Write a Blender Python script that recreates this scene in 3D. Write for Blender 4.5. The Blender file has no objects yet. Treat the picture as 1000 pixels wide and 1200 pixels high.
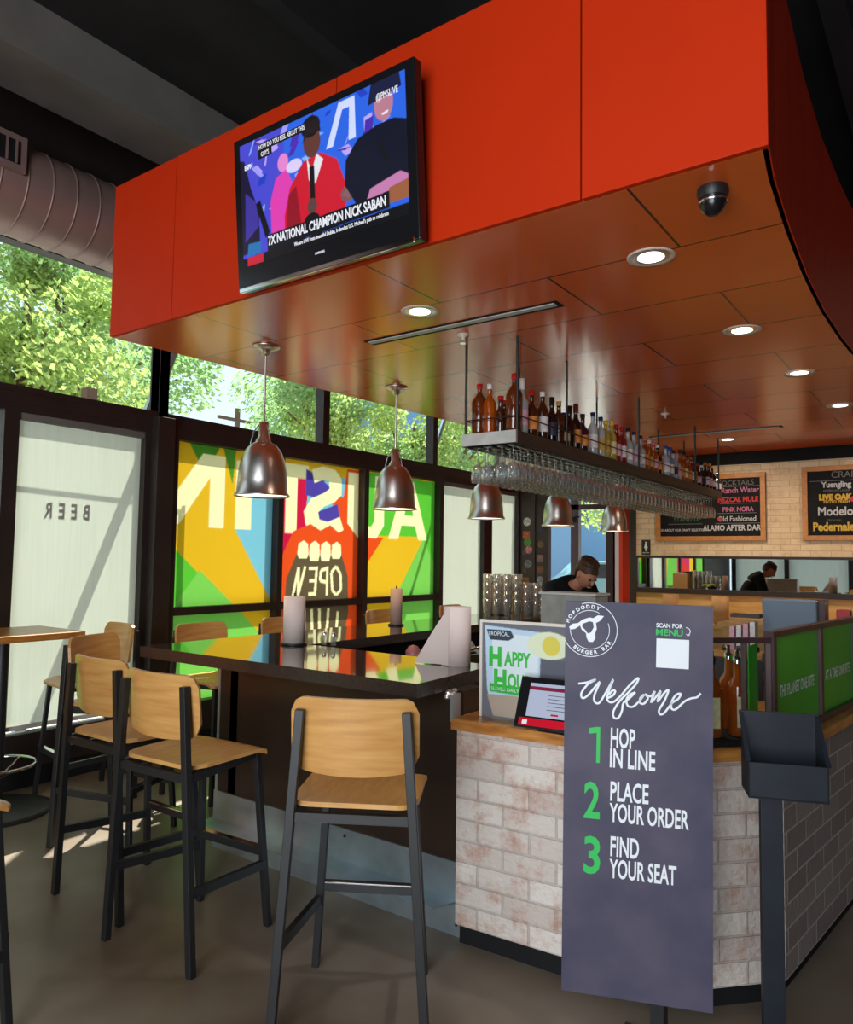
import bpy, math, random
import numpy as np
from mathutils import Vector, Matrix
random.seed(7)
SC = bpy.context.scene
COL = SC.collection
PI = math.pi
# ------------------------------------------------------------------ camera
cd = bpy.data.cameras.new('camera'); cam = bpy.data.objects.new('camera', cd); COL.objects.link(cam)
RA = [(0.58718546, 0.05911132, 0.8072912), (-0.80932986, 0.0255183, 0.58679979), (0.01408581, -0.99792518, 0.06282453)]
M = Matrix([[RA[i][0], -RA[i][1], -RA[i][2], (0, 0, 1.57)[i]] for i in range(3)] + [[0, 0, 0, 1]])
cam.matrix_world = M
cd.sensor_fit = 'VERTICAL'; cd.sensor_height = 36.0; cd.lens = 874.0 / 1200.0 * 36.0
cd.clip_start = 0.05; cd.clip_end = 300
SC.camera = cam
# ------------------------------------------------------------------ world, sun, daylight, exposure
W = bpy.data.worlds.new('sky'); SC.world = W; W.use_nodes = True
bg = W.node_tree.nodes['Background']
bg.inputs[0].default_value = (0.72, 0.86, 1.0, 1); bg.inputs[1].default_value = 1.5
sd = bpy.data.lights.new('sun', 'SUN'); sun = bpy.data.objects.new('sun', sd); COL.objects.link(sun)
sd.energy = 18.0; sd.angle = math.radians(0.6); sd.color = (1.0, 0.95, 0.86)
sun.rotation_euler = Vector((-1.25, -1.05, -2.65)).to_track_quat('-Z', 'Y').to_euler()
sun.location = (8, 12, 12)


def area(name, loc, d, sx, sy, power, color=(1, 1, 1)):
    l = bpy.data.lights.new(name, 'AREA'); l.shape = 'RECTANGLE'; l.size = sx; l.size_y = sy; l.energy = power; l.color = color
    o = bpy.data.objects.new(name, l); COL.objects.link(o); o.location = loc
    o.rotation_euler = Vector(d).to_track_quat('-Z', 'Z').to_euler()
    return o


area('daylight_rear_windows', (-2.84, 0.1, 1.85), (1, 0.12, 0.02), 4.0, 3.1, 330, (0.93, 0.97, 1.0))
VS = SC.view_settings
VS.view_transform = 'Standard'; VS.look = 'None'; VS.gamma = 1.0; VS.exposure = 0.0; VS.use_curve_mapping = False
try:
    SC.cycles.max_bounces = 10; SC.cycles.diffuse_bounces = 4; SC.cycles.glossy_bounces = 4
    SC.cycles.transmission_bounces = 6; SC.cycles.transparent_max_bounces = 32
    SC.cycles.sample_clamp_indirect = 6.0; SC.cycles.caustics_reflective = False; SC.cycles.caustics_refractive = False
    SC.cycles.use_denoising = True
except Exception:
    pass


# ------------------------------------------------------------------ materials
def nodes(name):
    m = bpy.data.materials.new(name); m.use_nodes = True
    nt = m.node_tree
    return m, nt, nt.nodes['Principled BSDF'], nt.nodes['Material Output']


def mat(name, col, rough=0.5, metal=0.0, spec=0.5, var=0.0, vscale=8.0, bump=0.0, bscale=60.0, emit=None, es=1.0, coat=0.0, col2=None, stretch=None):
    m, nt, b, out = nodes(name)
    b.inputs['Base Color'].default_value = (*col, 1); b.inputs['Roughness'].default_value = rough
    b.inputs['Metallic'].default_value = metal; b.inputs['Specular IOR Level'].default_value = spec
    b.inputs['Coat Weight'].default_value = coat
    if var > 0 or col2:
        tc = nt.nodes.new('ShaderNodeTexCoord'); mp = nt.nodes.new('ShaderNodeMapping')
        nt.links.new(tc.outputs['UV' if stretch else 'Object'], mp.inputs[0])
        if stretch: mp.inputs['Scale'].default_value = stretch
        n = nt.nodes.new('ShaderNodeTexNoise'); n.inputs['Scale'].default_value = vscale; n.inputs['Detail'].default_value = 6
        nt.links.new(mp.outputs[0], n.inputs['Vector'])
        r = nt.nodes.new('ShaderNodeValToRGB'); r.color_ramp.elements[0].position = 0.3; r.color_ramp.elements[1].position = 0.7
        c2 = col2 or tuple(min(1, c * (1 + var)) for c in col); c1 = col if col2 else tuple(c * (1 - var) for c in col)
        r.color_ramp.elements[0].color = (*c1, 1); r.color_ramp.elements[1].color = (*c2, 1)
        nt.links.new(n.outputs[0], r.inputs[0]); nt.links.new(r.outputs[0], b.inputs['Base Color'])
    if bump > 0:
        n2 = nt.nodes.new('ShaderNodeTexNoise'); n2.inputs['Scale'].default_value = bscale; n2.inputs['Detail'].default_value = 4
        bp = nt.nodes.new('ShaderNodeBump'); bp.inputs['Strength'].default_value = bump; bp.inputs['Distance'].default_value = 0.01
        nt.links.new(n2.outputs[0], bp.inputs['Height']); nt.links.new(bp.outputs[0], b.inputs['Normal'])
    if emit:
        b.inputs['Emission Color'].default_value = (*emit, 1); b.inputs['Emission Strength'].default_value = es
    return m


def brick_mat(name, c1, c2, mortar, bw, rh, ms, rough=0.8, bump=0.4, stain=None, stain_amt=0.5, offset=0.5, rot=0.0, loc=(0, 0, 0), spec=0.3, bias=0.0):
    m, nt, b, out = nodes(name)
    b.inputs['Roughness'].default_value = rough; b.inputs['Specular IOR Level'].default_value = spec
    tc = nt.nodes.new('ShaderNodeTexCoord'); mp = nt.nodes.new('ShaderNodeMapping')
    mp.inputs['Rotation'].default_value = (0, 0, rot); mp.inputs['Location'].default_value = loc
    nt.links.new(tc.outputs['UV'], mp.inputs[0])
    br = nt.nodes.new('ShaderNodeTexBrick')
    br.offset = offset; br.squash = 1.0
    br.inputs['Color1'].default_value = (*c1, 1); br.inputs['Color2'].default_value = (*c2, 1); br.inputs['Mortar'].default_value = (*mortar, 1)
    br.inputs['Scale'].default_value = 1.0; br.inputs['Mortar Size'].default_value = ms; br.inputs['Bias'].default_value = bias
    br.inputs['Brick Width'].default_value = bw; br.inputs['Row Height'].default_value = rh; br.inputs['Mortar Smooth'].default_value = 0.3
    nt.links.new(mp.outputs[0], br.inputs['Vector'])
    colout = br.outputs['Color']
    if stain:
        n = nt.nodes.new('ShaderNodeTexNoise'); n.inputs['Scale'].default_value = 7; n.inputs['Detail'].default_value = 10; n.inputs['Roughness'].default_value = 0.72
        nt.links.new(tc.outputs['UV'], n.inputs['Vector'])
        r = nt.nodes.new('ShaderNodeValToRGB'); r.color_ramp.elements[0].position = 0.49; r.color_ramp.elements[1].position = 0.66
        r.color_ramp.elements[0].color = (0, 0, 0, 1); r.color_ramp.elements[1].color = (stain_amt,) * 3 + (1,)
        nt.links.new(n.outputs[0], r.inputs[0])
        mx = nt.nodes.new('ShaderNodeMixRGB'); mx.inputs[2].default_value = (*stain, 1)
        nt.links.new(r.outputs[0], mx.inputs[0]); nt.links.new(colout, mx.inputs[1]); colout = mx.outputs[0]
    nt.links.new(colout, b.inputs['Base Color'])
    if bump:
        n3 = nt.nodes.new('ShaderNodeTexNoise'); n3.inputs['Scale'].default_value = 45; n3.inputs['Detail'].default_value = 6
        nt.links.new(tc.outputs['UV'], n3.inputs['Vector'])
        ad = nt.nodes.new('ShaderNodeMath'); ad.operation = 'MULTIPLY_ADD'; ad.inputs[1].default_value = -1.0
        nt.links.new(br.outputs['Fac'], ad.inputs[0]); nt.links.new(n3.outputs[0], ad.inputs[2])
        bp = nt.nodes.new('ShaderNodeBump'); bp.inputs['Strength'].default_value = bump; bp.inputs['Distance'].default_value = 0.01
        nt.links.new(ad.outputs[0], bp.inputs['Height']); nt.links.new(bp.outputs[0], b.inputs['Normal'])
    return m


def glass_mat(name, tint=(1, 1, 1), fac=0.1, rough=0.02, facing=True, gcol=(1, 1, 1), white_mix=0.0):
    """thin glass: transparent with a fresnel weighted gloss"""
    m, nt, b, out = nodes(name); nt.nodes.remove(b)
    t = nt.nodes.new('ShaderNodeBsdfTransparent'); t.inputs[0].default_value = (*tint, 1)
    g = nt.nodes.new('ShaderNodeBsdfGlossy'); g.inputs['Roughness'].default_value = rough; g.inputs[0].default_value = (*gcol, 1)
    mx = nt.nodes.new('ShaderNodeMixShader'); mx.inputs[0].default_value = fac
    if facing:
        lw = nt.nodes.new('ShaderNodeLayerWeight'); lw.inputs[0].default_value = fac
        if facing == 2: nt.links.new(lw.outputs['Facing'], mx.inputs[0])
        else:    # schlick curve, the same from both sides of the pane
            lw.inputs[0].default_value = 0.5
            pw = nt.nodes.new('ShaderNodeMath'); pw.operation = 'POWER'; pw.inputs[1].default_value = 5.0
            ma = nt.nodes.new('ShaderNodeMath'); ma.operation = 'MULTIPLY_ADD'; ma.inputs[1].default_value = 0.7; ma.inputs[2].default_value = fac * 0.4
            nt.links.new(lw.outputs['Facing'], pw.inputs[0]); nt.links.new(pw.outputs[0], ma.inputs[0]); nt.links.new(ma.outputs[0], mx.inputs[0])
    nt.links.new(t.outputs[0], mx.inputs[1]); nt.links.new(g.outputs[0], mx.inputs[2]); nt.links.new(mx.outputs[0], out.inputs[0])
    if white_mix:    # pale diffuse white mixed in to brighten the glasses
        d1 = nt.nodes.new('ShaderNodeBsdfDiffuse'); d2 = nt.nodes.new('ShaderNodeBsdfTranslucent'); a_ = nt.nodes.new('ShaderNodeMixShader'); b2 = nt.nodes.new('ShaderNodeMixShader')
        d1.inputs[0].default_value = d2.inputs[0].default_value = (0.9, 0.92, 0.92, 1); b2.inputs[0].default_value = white_mix
        nt.links.new(d1.outputs[0], a_.inputs[1]); nt.links.new(d2.outputs[0], a_.inputs[2])
        nt.links.new(mx.outputs[0], b2.inputs[1]); nt.links.new(a_.outputs[0], b2.inputs[2]); nt.links.new(b2.outputs[0], out.inputs[0])
    return m


def translucent_mat(name, col, dcol=None, attr=False, fac=0.75, weave=0.0):
    m, nt, b, out = nodes(name); nt.nodes.remove(b)
    t = nt.nodes.new('ShaderNodeBsdfTranslucent'); d = nt.nodes.new('ShaderNodeBsdfDiffuse')
    mx = nt.nodes.new('ShaderNodeMixShader'); mx.inputs[0].default_value = fac
    t.inputs[0].default_value = (*col, 1); d.inputs[0].default_value = (*(dcol or col), 1)
    if attr:
        a = nt.nodes.new('ShaderNodeVertexColor'); a.layer_name = 'Col'
        nt.links.new(a.outputs[0], t.inputs[0]); nt.links.new(a.outputs[0], d.inputs[0])
    if weave:
        tc = nt.nodes.new('ShaderNodeTexCoord'); mp = nt.nodes.new('ShaderNodeMapping'); mp.inputs['Scale'].default_value = (60, 1.2, 1)
        n = nt.nodes.new('ShaderNodeTexNoise'); n.inputs['Scale'].default_value = 1.0; n.inputs['Detail'].default_value = 3
        r = nt.nodes.new('ShaderNodeValToRGB'); r.color_ramp.elements[0].position = 0.3; r.color_ramp.elements[1].position = 0.75
        r.color_ramp.elements[0].color = (*[c * (1 - weave) for c in col], 1); r.color_ramp.elements[1].color = (*[min(1, c * (1 + weave)) for c in col], 1)
        nt.links.new(tc.outputs['UV'], mp.inputs[0]); nt.links.new(mp.outputs[0], n.inputs['Vector'])
        nt.links.new(n.outputs[0], r.inputs[0]); nt.links.new(r.outputs[0], t.inputs[0])
    nt.links.new(d.outputs[0], mx.inputs[1]); nt.links.new(t.outputs[0], mx.inputs[2]); nt.links.new(mx.outputs[0], out.inputs[0])
    return m


def attr_emit(name, strength):
    m, nt, b, out = nodes(name)
    a = nt.nodes.new('ShaderNodeVertexColor'); a.layer_name = 'Col'
    b.inputs['Base Color'].default_value = (0.01, 0.01, 0.01, 1); b.inputs['Roughness'].default_value = 0.15
    nt.links.new(a.outputs[0], b.inputs['Emission Color']); b.inputs['Emission Strength'].default_value = strength
    return m


def attr_mat(name, rough=0.3):
    m, nt, b, out = nodes(name)
    a = nt.nodes.new('ShaderNodeVertexColor'); a.layer_name = 'Col'
    nt.links.new(a.outputs[0], b.inputs['Base Color']); b.inputs['Roughness'].default_value = rough
    return m


def S(r, g, b_):
    """sRGB 0-255 to linear"""
    f = lambda c: (c / 255) / 12.92 if c / 255 <= 0.04045 else ((c / 255 + 0.055) / 1.055) ** 2.4
    return (f(r), f(g), f(b_))


MT = {}
MT['black'] = mat('black_metal', (0.012, 0.012, 0.014), 0.45, spec=0.5)
MT['blackmatte'] = mat('matte_black', (0.010, 0.010, 0.011), 0.8, spec=0.2)
MT['plastic'] = mat('black_plastic', (0.008, 0.008, 0.010), 0.22)
MT['ceil'] = mat('ceiling_black', (0.022, 0.020, 0.021), 0.85, spec=0.2, var=0.25, vscale=2)
MT['beam'] = mat('beam_paint', (0.16, 0.145, 0.13), 0.7, var=0.15, vscale=3)
MT['frame'] = mat('bronze_frame', (0.028, 0.018, 0.016), 0.45, spec=0.45, var=0.2, vscale=5)
MT['orange'] = mat('orange_panel', (0.56, 0.028, 0.003), 0.55, spec=0.12, var=0.04, vscale=1.5)
MT['orangeside'] = mat('orange_panel_side', (0.55, 0.028, 0.004), 0.5, spec=0.2)
MT['seam'] = mat('panel_seam', (0.05, 0.008, 0.003), 0.8)
MT['floor'] = mat('polished_concrete', S(104, 84, 68), 0.36, spec=0.5, var=0.3, vscale=1.3, col2=S(146, 134, 120), bump=0.05, bscale=25)
MT['ply'] = mat('plywood', S(192, 134, 72), 0.30, spec=0.5, col2=S(214, 162, 96), vscale=3, stretch=(3, 14, 3))
MT['butcher'] = mat('butcher_block', S(150, 88, 38), 0.3, spec=0.5, col2=S(205, 140, 70), vscale=2.2, stretch=(3, 16, 3))
MT['quartz'] = mat('dark_quartz', (0.055, 0.042, 0.036), 0.07, spec=0.9, var=0.25, vscale=90, coat=0.5)
MT['quartzedge'] = mat('dark_quartz_edge', (0.045, 0.032, 0.027), 0.25, spec=0.5, var=0.2, vscale=60)
MT['panel'] = mat('bar_panel_brown', (0.032, 0.018, 0.013), 0.28, spec=0.5, var=0.25, vscale=3)
MT['steel'] = mat('galvanised_steel', (0.52, 0.62, 0.70), 0.34, metal=0.85, var=0.25, vscale=4, bump=0.05, bscale=12)
MT['chrome'] = mat('chrome', (0.75, 0.75, 0.76), 0.12, metal=1.0)
MT['brushed'] = mat('brushed_nickel', (0.74, 0.68, 0.64), 0.30, metal=1.0)
MT['duct'] = mat('duct_metal', S(150, 124, 118), 0.45, metal=0.35, var=0.12, vscale=3)
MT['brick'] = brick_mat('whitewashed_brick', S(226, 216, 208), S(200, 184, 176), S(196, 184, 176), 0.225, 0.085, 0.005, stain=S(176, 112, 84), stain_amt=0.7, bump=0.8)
MT['brickR'] = brick_mat('grey_brick', S(150, 140, 136), S(132, 120, 118), S(186, 176, 168), 0.225, 0.085, 0.005, bump=0.6)  # greyer brick with paler joints, right face of the order counter
MT['backbrick'] = brick_mat('cream_brick', S(240, 214, 182), S(228, 200, 166), S(200, 172, 140), 0.20, 0.066, 0.004, bump=0.25, stain=S(190, 150, 110), stain_amt=0.5)
MT['wainscot'] = mat('wainscot_wood', S(196, 148, 84), 0.5, col2=S(220, 178, 112), vscale=2, stretch=(1.5, 12, 1))
MT['soffit'] = brick_mat('orange_soffit_panels', S(226, 102, 40), S(216, 96, 36), (0.05, 0.012, 0.006), 1.18, 0.61, 0.006, rough=0.20, bump=0.0, rot=PI / 2, loc=(0.48, 0.033, 0), spec=0.75)
MT['white'] = mat('white_paint', (0.8, 0.8, 0.8), 0.6)
MT['greywhite'] = mat('weathered_white_board', S(176, 178, 176), 0.6, var=0.12, vscale=14)
MT['darkwood'] = mat('dark_stained_wood', (0.045, 0.026, 0.018), 0.5, var=0.3, vscale=10)
MT['paper'] = mat('paper_towel', S(226, 206, 200), 0.9, spec=0.1, bump=0.15, bscale=120)
MT['kraft'] = mat('kraft_towel', S(196, 150, 104), 0.9, spec=0.1)
MT['kraftp'] = mat('pinkish_towel', S(196, 160, 146), 0.9, spec=0.1)
MT['pane'] = glass_mat('window_glass', (0.93, 0.96, 0.95), 0.08)
MT['shade'] = translucent_mat('white_solar_shade', (0.80, 0.82, 0.76), fac=0.62, weave=0.05)
MT['graphic'] = translucent_mat('printed_film', (1, 1, 1), attr=True, fac=0.72)
MT['decal'] = mat('window_decal', (0.10, 0.10, 0.10), 0.7)
MT['wineglass'] = glass_mat('wine_glass', (0.93, 0.94, 0.95), 0.50, 0.05, facing=2, gcol=(1, 1, 1), white_mix=0.11)
MT['pint'] = glass_mat('pint_glass', (0.95, 0.96, 0.96), 0.40, 0.06, facing=2, white_mix=0.16)
MT['glow'] = mat('lamp_glow', (1, 1, 1), 0.5, emit=(1.0, 0.94, 0.84), es=4.0)
MT['glowwarm'] = mat('pendant_glow', (1, 1, 1), 0.5, emit=(1.0, 0.84, 0.52), es=3.5)
MT['glowcool'] = mat('lamp_glow_cool', (1, 1, 1), 0.5, emit=(0.80, 0.92, 1.0), es=7.0)
MT['reflector'] = mat('lamp_reflector', (0.85, 0.82, 0.78), 0.18, metal=0.9)
MT['trimwhite'] = mat('lamp_trim', (0.72, 0.66, 0.60), 0.35)
MT['mirror'] = mat('mirror_glass', (0.86, 0.87, 0.86), 0.015, metal=1.0)
MT['chalk'] = mat('chalkboard', (0.012, 0.012, 0.014), 0.75, spec=0.2, var=0.3, vscale=10)
MT['oak'] = mat('oak_frame', S(186, 120, 60), 0.45, col2=S(206, 142, 78), vscale=3, stretch=(6, 6, 6))
MT['sign'] = mat('slate_sign_face', S(62, 62, 84), 0.5, spec=0.3, col2=S(92, 84, 100), vscale=2.0, stretch=(2, 2, 2), bump=0.02)
MT['txtwhite'] = mat('white_lettering', (0.80, 0.82, 0.86), 0.5)
MT['txtgreen'] = mat('green_lettering', S(44, 186, 86), 0.5)
MT['bin'] = mat('dark_blue_black_steel', (0.010, 0.013, 0.020), 0.42, spec=0.3, var=0.2, vscale=6)
MT['greenpanel'] = mat('green_printed_panel', S(40, 160, 40), 0.4, col2=S(70, 176, 50), vscale=3, spec=0.2)
MT['bronze'] = mat('bronze_rail', S(72, 52, 52), 0.4, metal=0.3)
MT['leaf1'] = translucent_mat('leaves_a', (0.30, 0.48, 0.20), (0.26, 0.40, 0.18), fac=0.5)
MT['leaf2'] = translucent_mat('leaves_b', (0.46, 0.58, 0.18), (0.38, 0.50, 0.17), fac=0.5)
MT['bark'] = mat('bark', (0.14, 0.09, 0.06), 0.9)
MT['redcap'] = mat('red_cap', S(190, 24, 24), 0.35)
for n, c in dict(navy=S(24, 28, 60), blackc=S(20, 18, 20), yellow=S(226, 186, 40), gold=S(196, 150, 70), whitec=S(225, 220, 220), wine=S(80, 20, 28), pink=S(220, 130, 150), amber=S(190, 96, 24), blue=S(46, 70, 170)).items():
    MT[n] = mat('cap_' + n, c, 0.35)
for n, c in dict(whiskey=S(176, 78, 14), bourbon=S(112, 46, 14), brown=S(60, 26, 12), clear=S(190, 196, 200), yellowl=S(196, 170, 70), redl=S(150, 24, 26), dark=S(22, 16, 18), purple=S(40, 26, 50), bluel=S(120, 150, 190)).items():
    m_, nt_, b_, o_ = nodes('bottle_' + n)
    b_.inputs['Base Color'].default_value = (*c, 1); b_.inputs['Roughness'].default_value = 0.08; b_.inputs['Coat Weight'].default_value = 0.6
    b_.inputs['Transmission Weight'].default_value = 0.35 if n in ('whiskey', 'bourbon', 'clear', 'yellowl', 'redl', 'bluel') else 0.0
    MT['b_' + n] = m_
for n, c in dict(cream=S(226, 206, 160), white=S(222, 214, 214), orange=S(214, 132, 60), pinkl=S(214, 160, 176), darkl=S(44, 36, 60), goldl=S(190, 150, 70)).items():
    MT['l_' + n] = mat('label_' + n, c, 0.6, var=0.15, vscale=60)


# ------------------------------------------------------------------ mesh builder
class MB:
    def __init__(s): s.v = []; s.f = []; s.mi = []; s.sm = []

    def add(s, vs, fs, mi=0, smooth=False):
        o = len(s.v); s.v += [tuple(v) for v in vs]
        for f in fs: s.f.append([i + o for i in f]); s.mi.append(mi); s.sm.append(smooth)
        return s

    def box(s, x0, x1, y0, y1, z0, z1, mi=0):
        v = [(x, y, z) for z in (z0, z1) for y in (y0, y1) for x in (x0, x1)]
        return s.add(v, [(0, 2, 3, 1), (4, 5, 7, 6), (0, 1, 5, 4), (1, 3, 7, 5), (3, 2, 6, 7), (2, 0, 4, 6)], mi)

    def bar(s, p0, p1, w, h, up=(0, 0, 1), mi=0):
        p0 = Vector(p0); p1 = Vector(p1); d = (p1 - p0).normalized(); u = Vector(up)
        if abs(d.dot(u)) > 0.98: u = Vector((1, 0, 0))
        a = d.cross(u).normalized(); b = a.cross(d).normalized()
        v = []
        for p in (p0, p1):
            for sa, sb in ((-1, -1), (1, -1), (1, 1), (-1, 1)): v.append(p + a * sa * w / 2 + b * sb * h / 2)
        return s.add(v, [(3, 2, 1, 0), (4, 5, 6, 7), (0, 1, 5, 4), (1, 2, 6, 5), (2, 3, 7, 6), (3, 0, 4, 7)], mi)

    def prism(s, poly, z0, z1, mi=0, mi_side=None):
        n = len(poly); v = [(x, y, z0) for x, y in poly] + [(x, y, z1) for x, y in poly]
        s.add(v, [tuple(range(n))[::-1], tuple(range(n, 2 * n))], mi)
        return s.add(v, [(i, (i + 1) % n, (i + 1) % n + n, i + n) for i in range(n)], mi if mi_side is None else mi_side)

    def lathe(s, prof, seg=24, c=(0, 0, 0), mi=0, axis='z', cap=True, smooth=True):
        v = []; f = []; n = len(prof)
        for r, z in prof:
            for k in range(seg):
                a = 2 * PI * k / seg; p = (r * math.cos(a), r * math.sin(a), z)
                if axis == 'x': p = (p[2], p[0], p[1])
                if axis == 'y': p = (p[1], p[2], p[0])
                v.append((p[0] + c[0], p[1] + c[1], p[2] + c[2]))
        for i in range(n - 1):
            for k in range(seg):
                k2 = (k + 1) % seg; f.append((i * seg + k, i * seg + k2, (i + 1) * seg + k2, (i + 1) * seg + k))
        s.add(v, f, mi, smooth)
        if cap:
            if prof[0][0] > 1e-5: s.add(v[:seg], [tuple(range(seg))[::-1]], mi)
            if prof[-1][0] > 1e-5: s.add(v[-seg:], [tuple(range(seg))], mi)
        return s

    def tube(s, pts, r, seg=8, mi=0, closed=False):
        pts = [Vector(p) for p in pts]; n = len(pts); v = []; f = []; pa = None
        for i, p in enumerate(pts):
            d = (pts[(i + 1) % n] - pts[i - 1]) if closed else (pts[min(i + 1, n - 1)] - pts[max(i - 1, 0)])
            if d.length < 1e-9: d = Vector((0, 0, 1))
            d.normalize()
            if pa is None:
                u = Vector((0, 0, 1)) if abs(d.z) < 0.9 else Vector((1, 0, 0)); a = d.cross(u).normalized()
            else:
                a = (pa - d * pa.dot(d)).normalized()
            pa = a; b = d.cross(a)
            rr = r[i] if isinstance(r, (list, tuple)) else r
            for k in range(seg):
                t = 2 * PI * k / seg; v.append(p + a * math.cos(t) * rr + b * math.sin(t) * rr)
        m = n if closed else n - 1
        for i in range(m):
            for k in range(seg):
                k2 = (k + 1) % seg; j = (i + 1) % n
                f.append((i * seg + k, j * seg + k, j * seg + k2, i * seg + k2))
        s.add(v, f, mi, True)
        if not closed:
            s.add(v[:seg], [tuple(range(seg))], mi); s.add(v[-seg:], [tuple(range(seg))[::-1]], mi)
        return s

    def ball(s, c, rx, ry=None, rz=None, seg=16, rings=10, mi=0):
        ry = rx if ry is None else ry; rz = rx if rz is None else rz; v = []; f = []
        for i in range(rings + 1):
            t = PI * i / rings
            for k in range(seg):
                a = 2 * PI * k / seg; v.append((c[0] + rx * math.sin(t) * math.cos(a), c[1] + ry * math.sin(t) * math.sin(a), c[2] + rz * math.cos(t)))
        for i in range(rings):
            for k in range(seg):
                k2 = (k + 1) % seg; f.append((i * seg + k, (i + 1) * seg + k, (i + 1) * seg + k2, i * seg + k2))
        return s.add(v, f, mi, True)

    def sheet(s, cols, thick, mi=0, smooth=True):
        """cols: list of columns, each a list of (point, normal)"""
        nc = len(cols); nr = len(cols[0]); v = []
        for side in (0.5, -0.5):
            for c in cols:
                for p, n in c: v.append(Vector(p) + Vector(n).normalized() * thick * side)
        f = []; off = nc * nr; I = lambda i, j, o=0: i * nr + j + o
        for i in range(nc - 1):
            for j in range(nr - 1):
                f.append((I(i, j), I(i + 1, j), I(i + 1, j + 1), I(i, j + 1)))
                f.append((I(i, j, off), I(i, j + 1, off), I(i + 1, j + 1, off), I(i + 1, j, off)))
        s.add(v, f, mi, smooth)
        e = []
        for i in range(nc - 1):
            e.append((I(i, 0), I(i, 0, off), I(i + 1, 0, off), I(i + 1, 0))); e.append((I(i, nr - 1), I(i + 1, nr - 1), I(i + 1, nr - 1, off), I(i, nr - 1, off)))
        for j in range(nr - 1):
            e.append((I(0, j), I(0, j + 1), I(0, j + 1, off), I(0, j, off))); e.append((I(nc - 1, j), I(nc - 1, j, off), I(nc - 1, j + 1, off), I(nc - 1, j + 1)))
        return s.add(v, e, mi, False)

    def build(s, name, mats, parent=None, bevel=0.0, loc=None):
        me = bpy.data.meshes.new(name); me.from_pydata(s.v, [], s.f)
        mats = mats if isinstance(mats, (list, tuple)) else [mats]
        for m in mats: me.materials.append(MT[m] if isinstance(m, str) else m)
        me.polygons.foreach_set('material_index', s.mi); me.polygons.foreach_set('use_smooth', s.sm)
        uv = me.uv_layers.new(name='UVMap'); me.update()
        for p in me.polygons:
            n = p.normal
            for li in p.loop_indices:
                q = me.vertices[me.loops[li].vertex_index].co
                if abs(n.z) > 0.6: uv.data[li].uv = (q.x, q.y)
                else:
                    t = Vector((-n.y, n.x, 0)).normalized(); uv.data[li].uv = (q.x * t.x + q.y * t.y, q.z)
        o = bpy.data.objects.new(name, me); COL.objects.link(o)
        if parent: o.parent = parent
        if loc: o.location = loc
        if bevel:
            b = o.modifiers.new('bevel', 'BEVEL'); b.width = bevel; b.segments = 2; b.limit_method = 'ANGLE'; b.angle_limit = 0.9
        return o


def tag(o, label, cat, group=None, kind=None):
    o['label'] = label; o['category'] = cat
    if group: o['group'] = group
    if kind: o['kind'] = kind
    return o


def thing(name, label, cat, loc=(0, 0, 0), rz=0.0, group=None):
    o = bpy.data.objects.new(name, None); COL.objects.link(o); o.empty_display_size = 0.05
    o.location = loc; o.rotation_euler = (0, 0, rz)
    return tag(o, label, cat, group)


def struct(o): o['kind'] = 'structure'; return o


def sroot(name, loc=(0, 0, 0)):
    o = bpy.data.objects.new(name, None); COL.objects.link(o); o.location = loc; o['kind'] = 'structure'; return o


def copy_thing(r, loc=None, rz=None, label=None, mats=None):
    """copy a thing with its parts and sub-parts"""
    c = r.copy(); COL.objects.link(c)
    if loc is not None: c.location = loc
    if rz is not None: c.rotation_euler = (0, 0, rz)
    if label: c['label'] = label
    for ch in list(r.children):
        d = ch.copy(); COL.objects.link(d); d.parent = c
        for g in list(ch.children):
            e = g.copy(); COL.objects.link(e); e.parent = d
    return c


def text(name, body, size, m, parent, mtx, sx=1.0, bold=0.0, align='CENTER', ext=0.0008, shear=0.0, spacing=1.0):
    """lettering on a plane: mtx maps text xy plane into the parent's space"""
    c = bpy.data.curves.new(name, 'FONT'); c.body = body; c.size = size; c.align_x = align; c.align_y = 'CENTER'
    c.extrude = ext; c.offset = bold; c.shear = shear; c.resolution_u = 3; c.space_character = spacing
    t = bpy.data.objects.new(name, c); COL.objects.link(t)
    bpy.context.view_layer.update()
    dg = bpy.context.evaluated_depsgraph_get()
    me = bpy.data.meshes.new_from_object(t.evaluated_get(dg))
    bpy.data.objects.remove(t); bpy.data.curves.remove(c)
    me.transform(mtx @ Matrix.Diagonal((sx, 1, 1, 1)))
    me.materials.clear(); me.materials.append(MT[m] if isinstance(m, str) else m)
    me.name = name
    o = bpy.data.objects.new(name, me); COL.objects.link(o); o.parent = parent
    return o


def frame(o, x, y, z=None):
    x = Vector(x).normalized(); y = Vector(y).normalized(); z = x.cross(y)
    return Matrix(((x.x, y.x, z.x, o[0]), (x.y, y.y, z.y, o[1]), (x.z, y.z, z.z, o[2]), (0, 0, 0, 1)))


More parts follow.
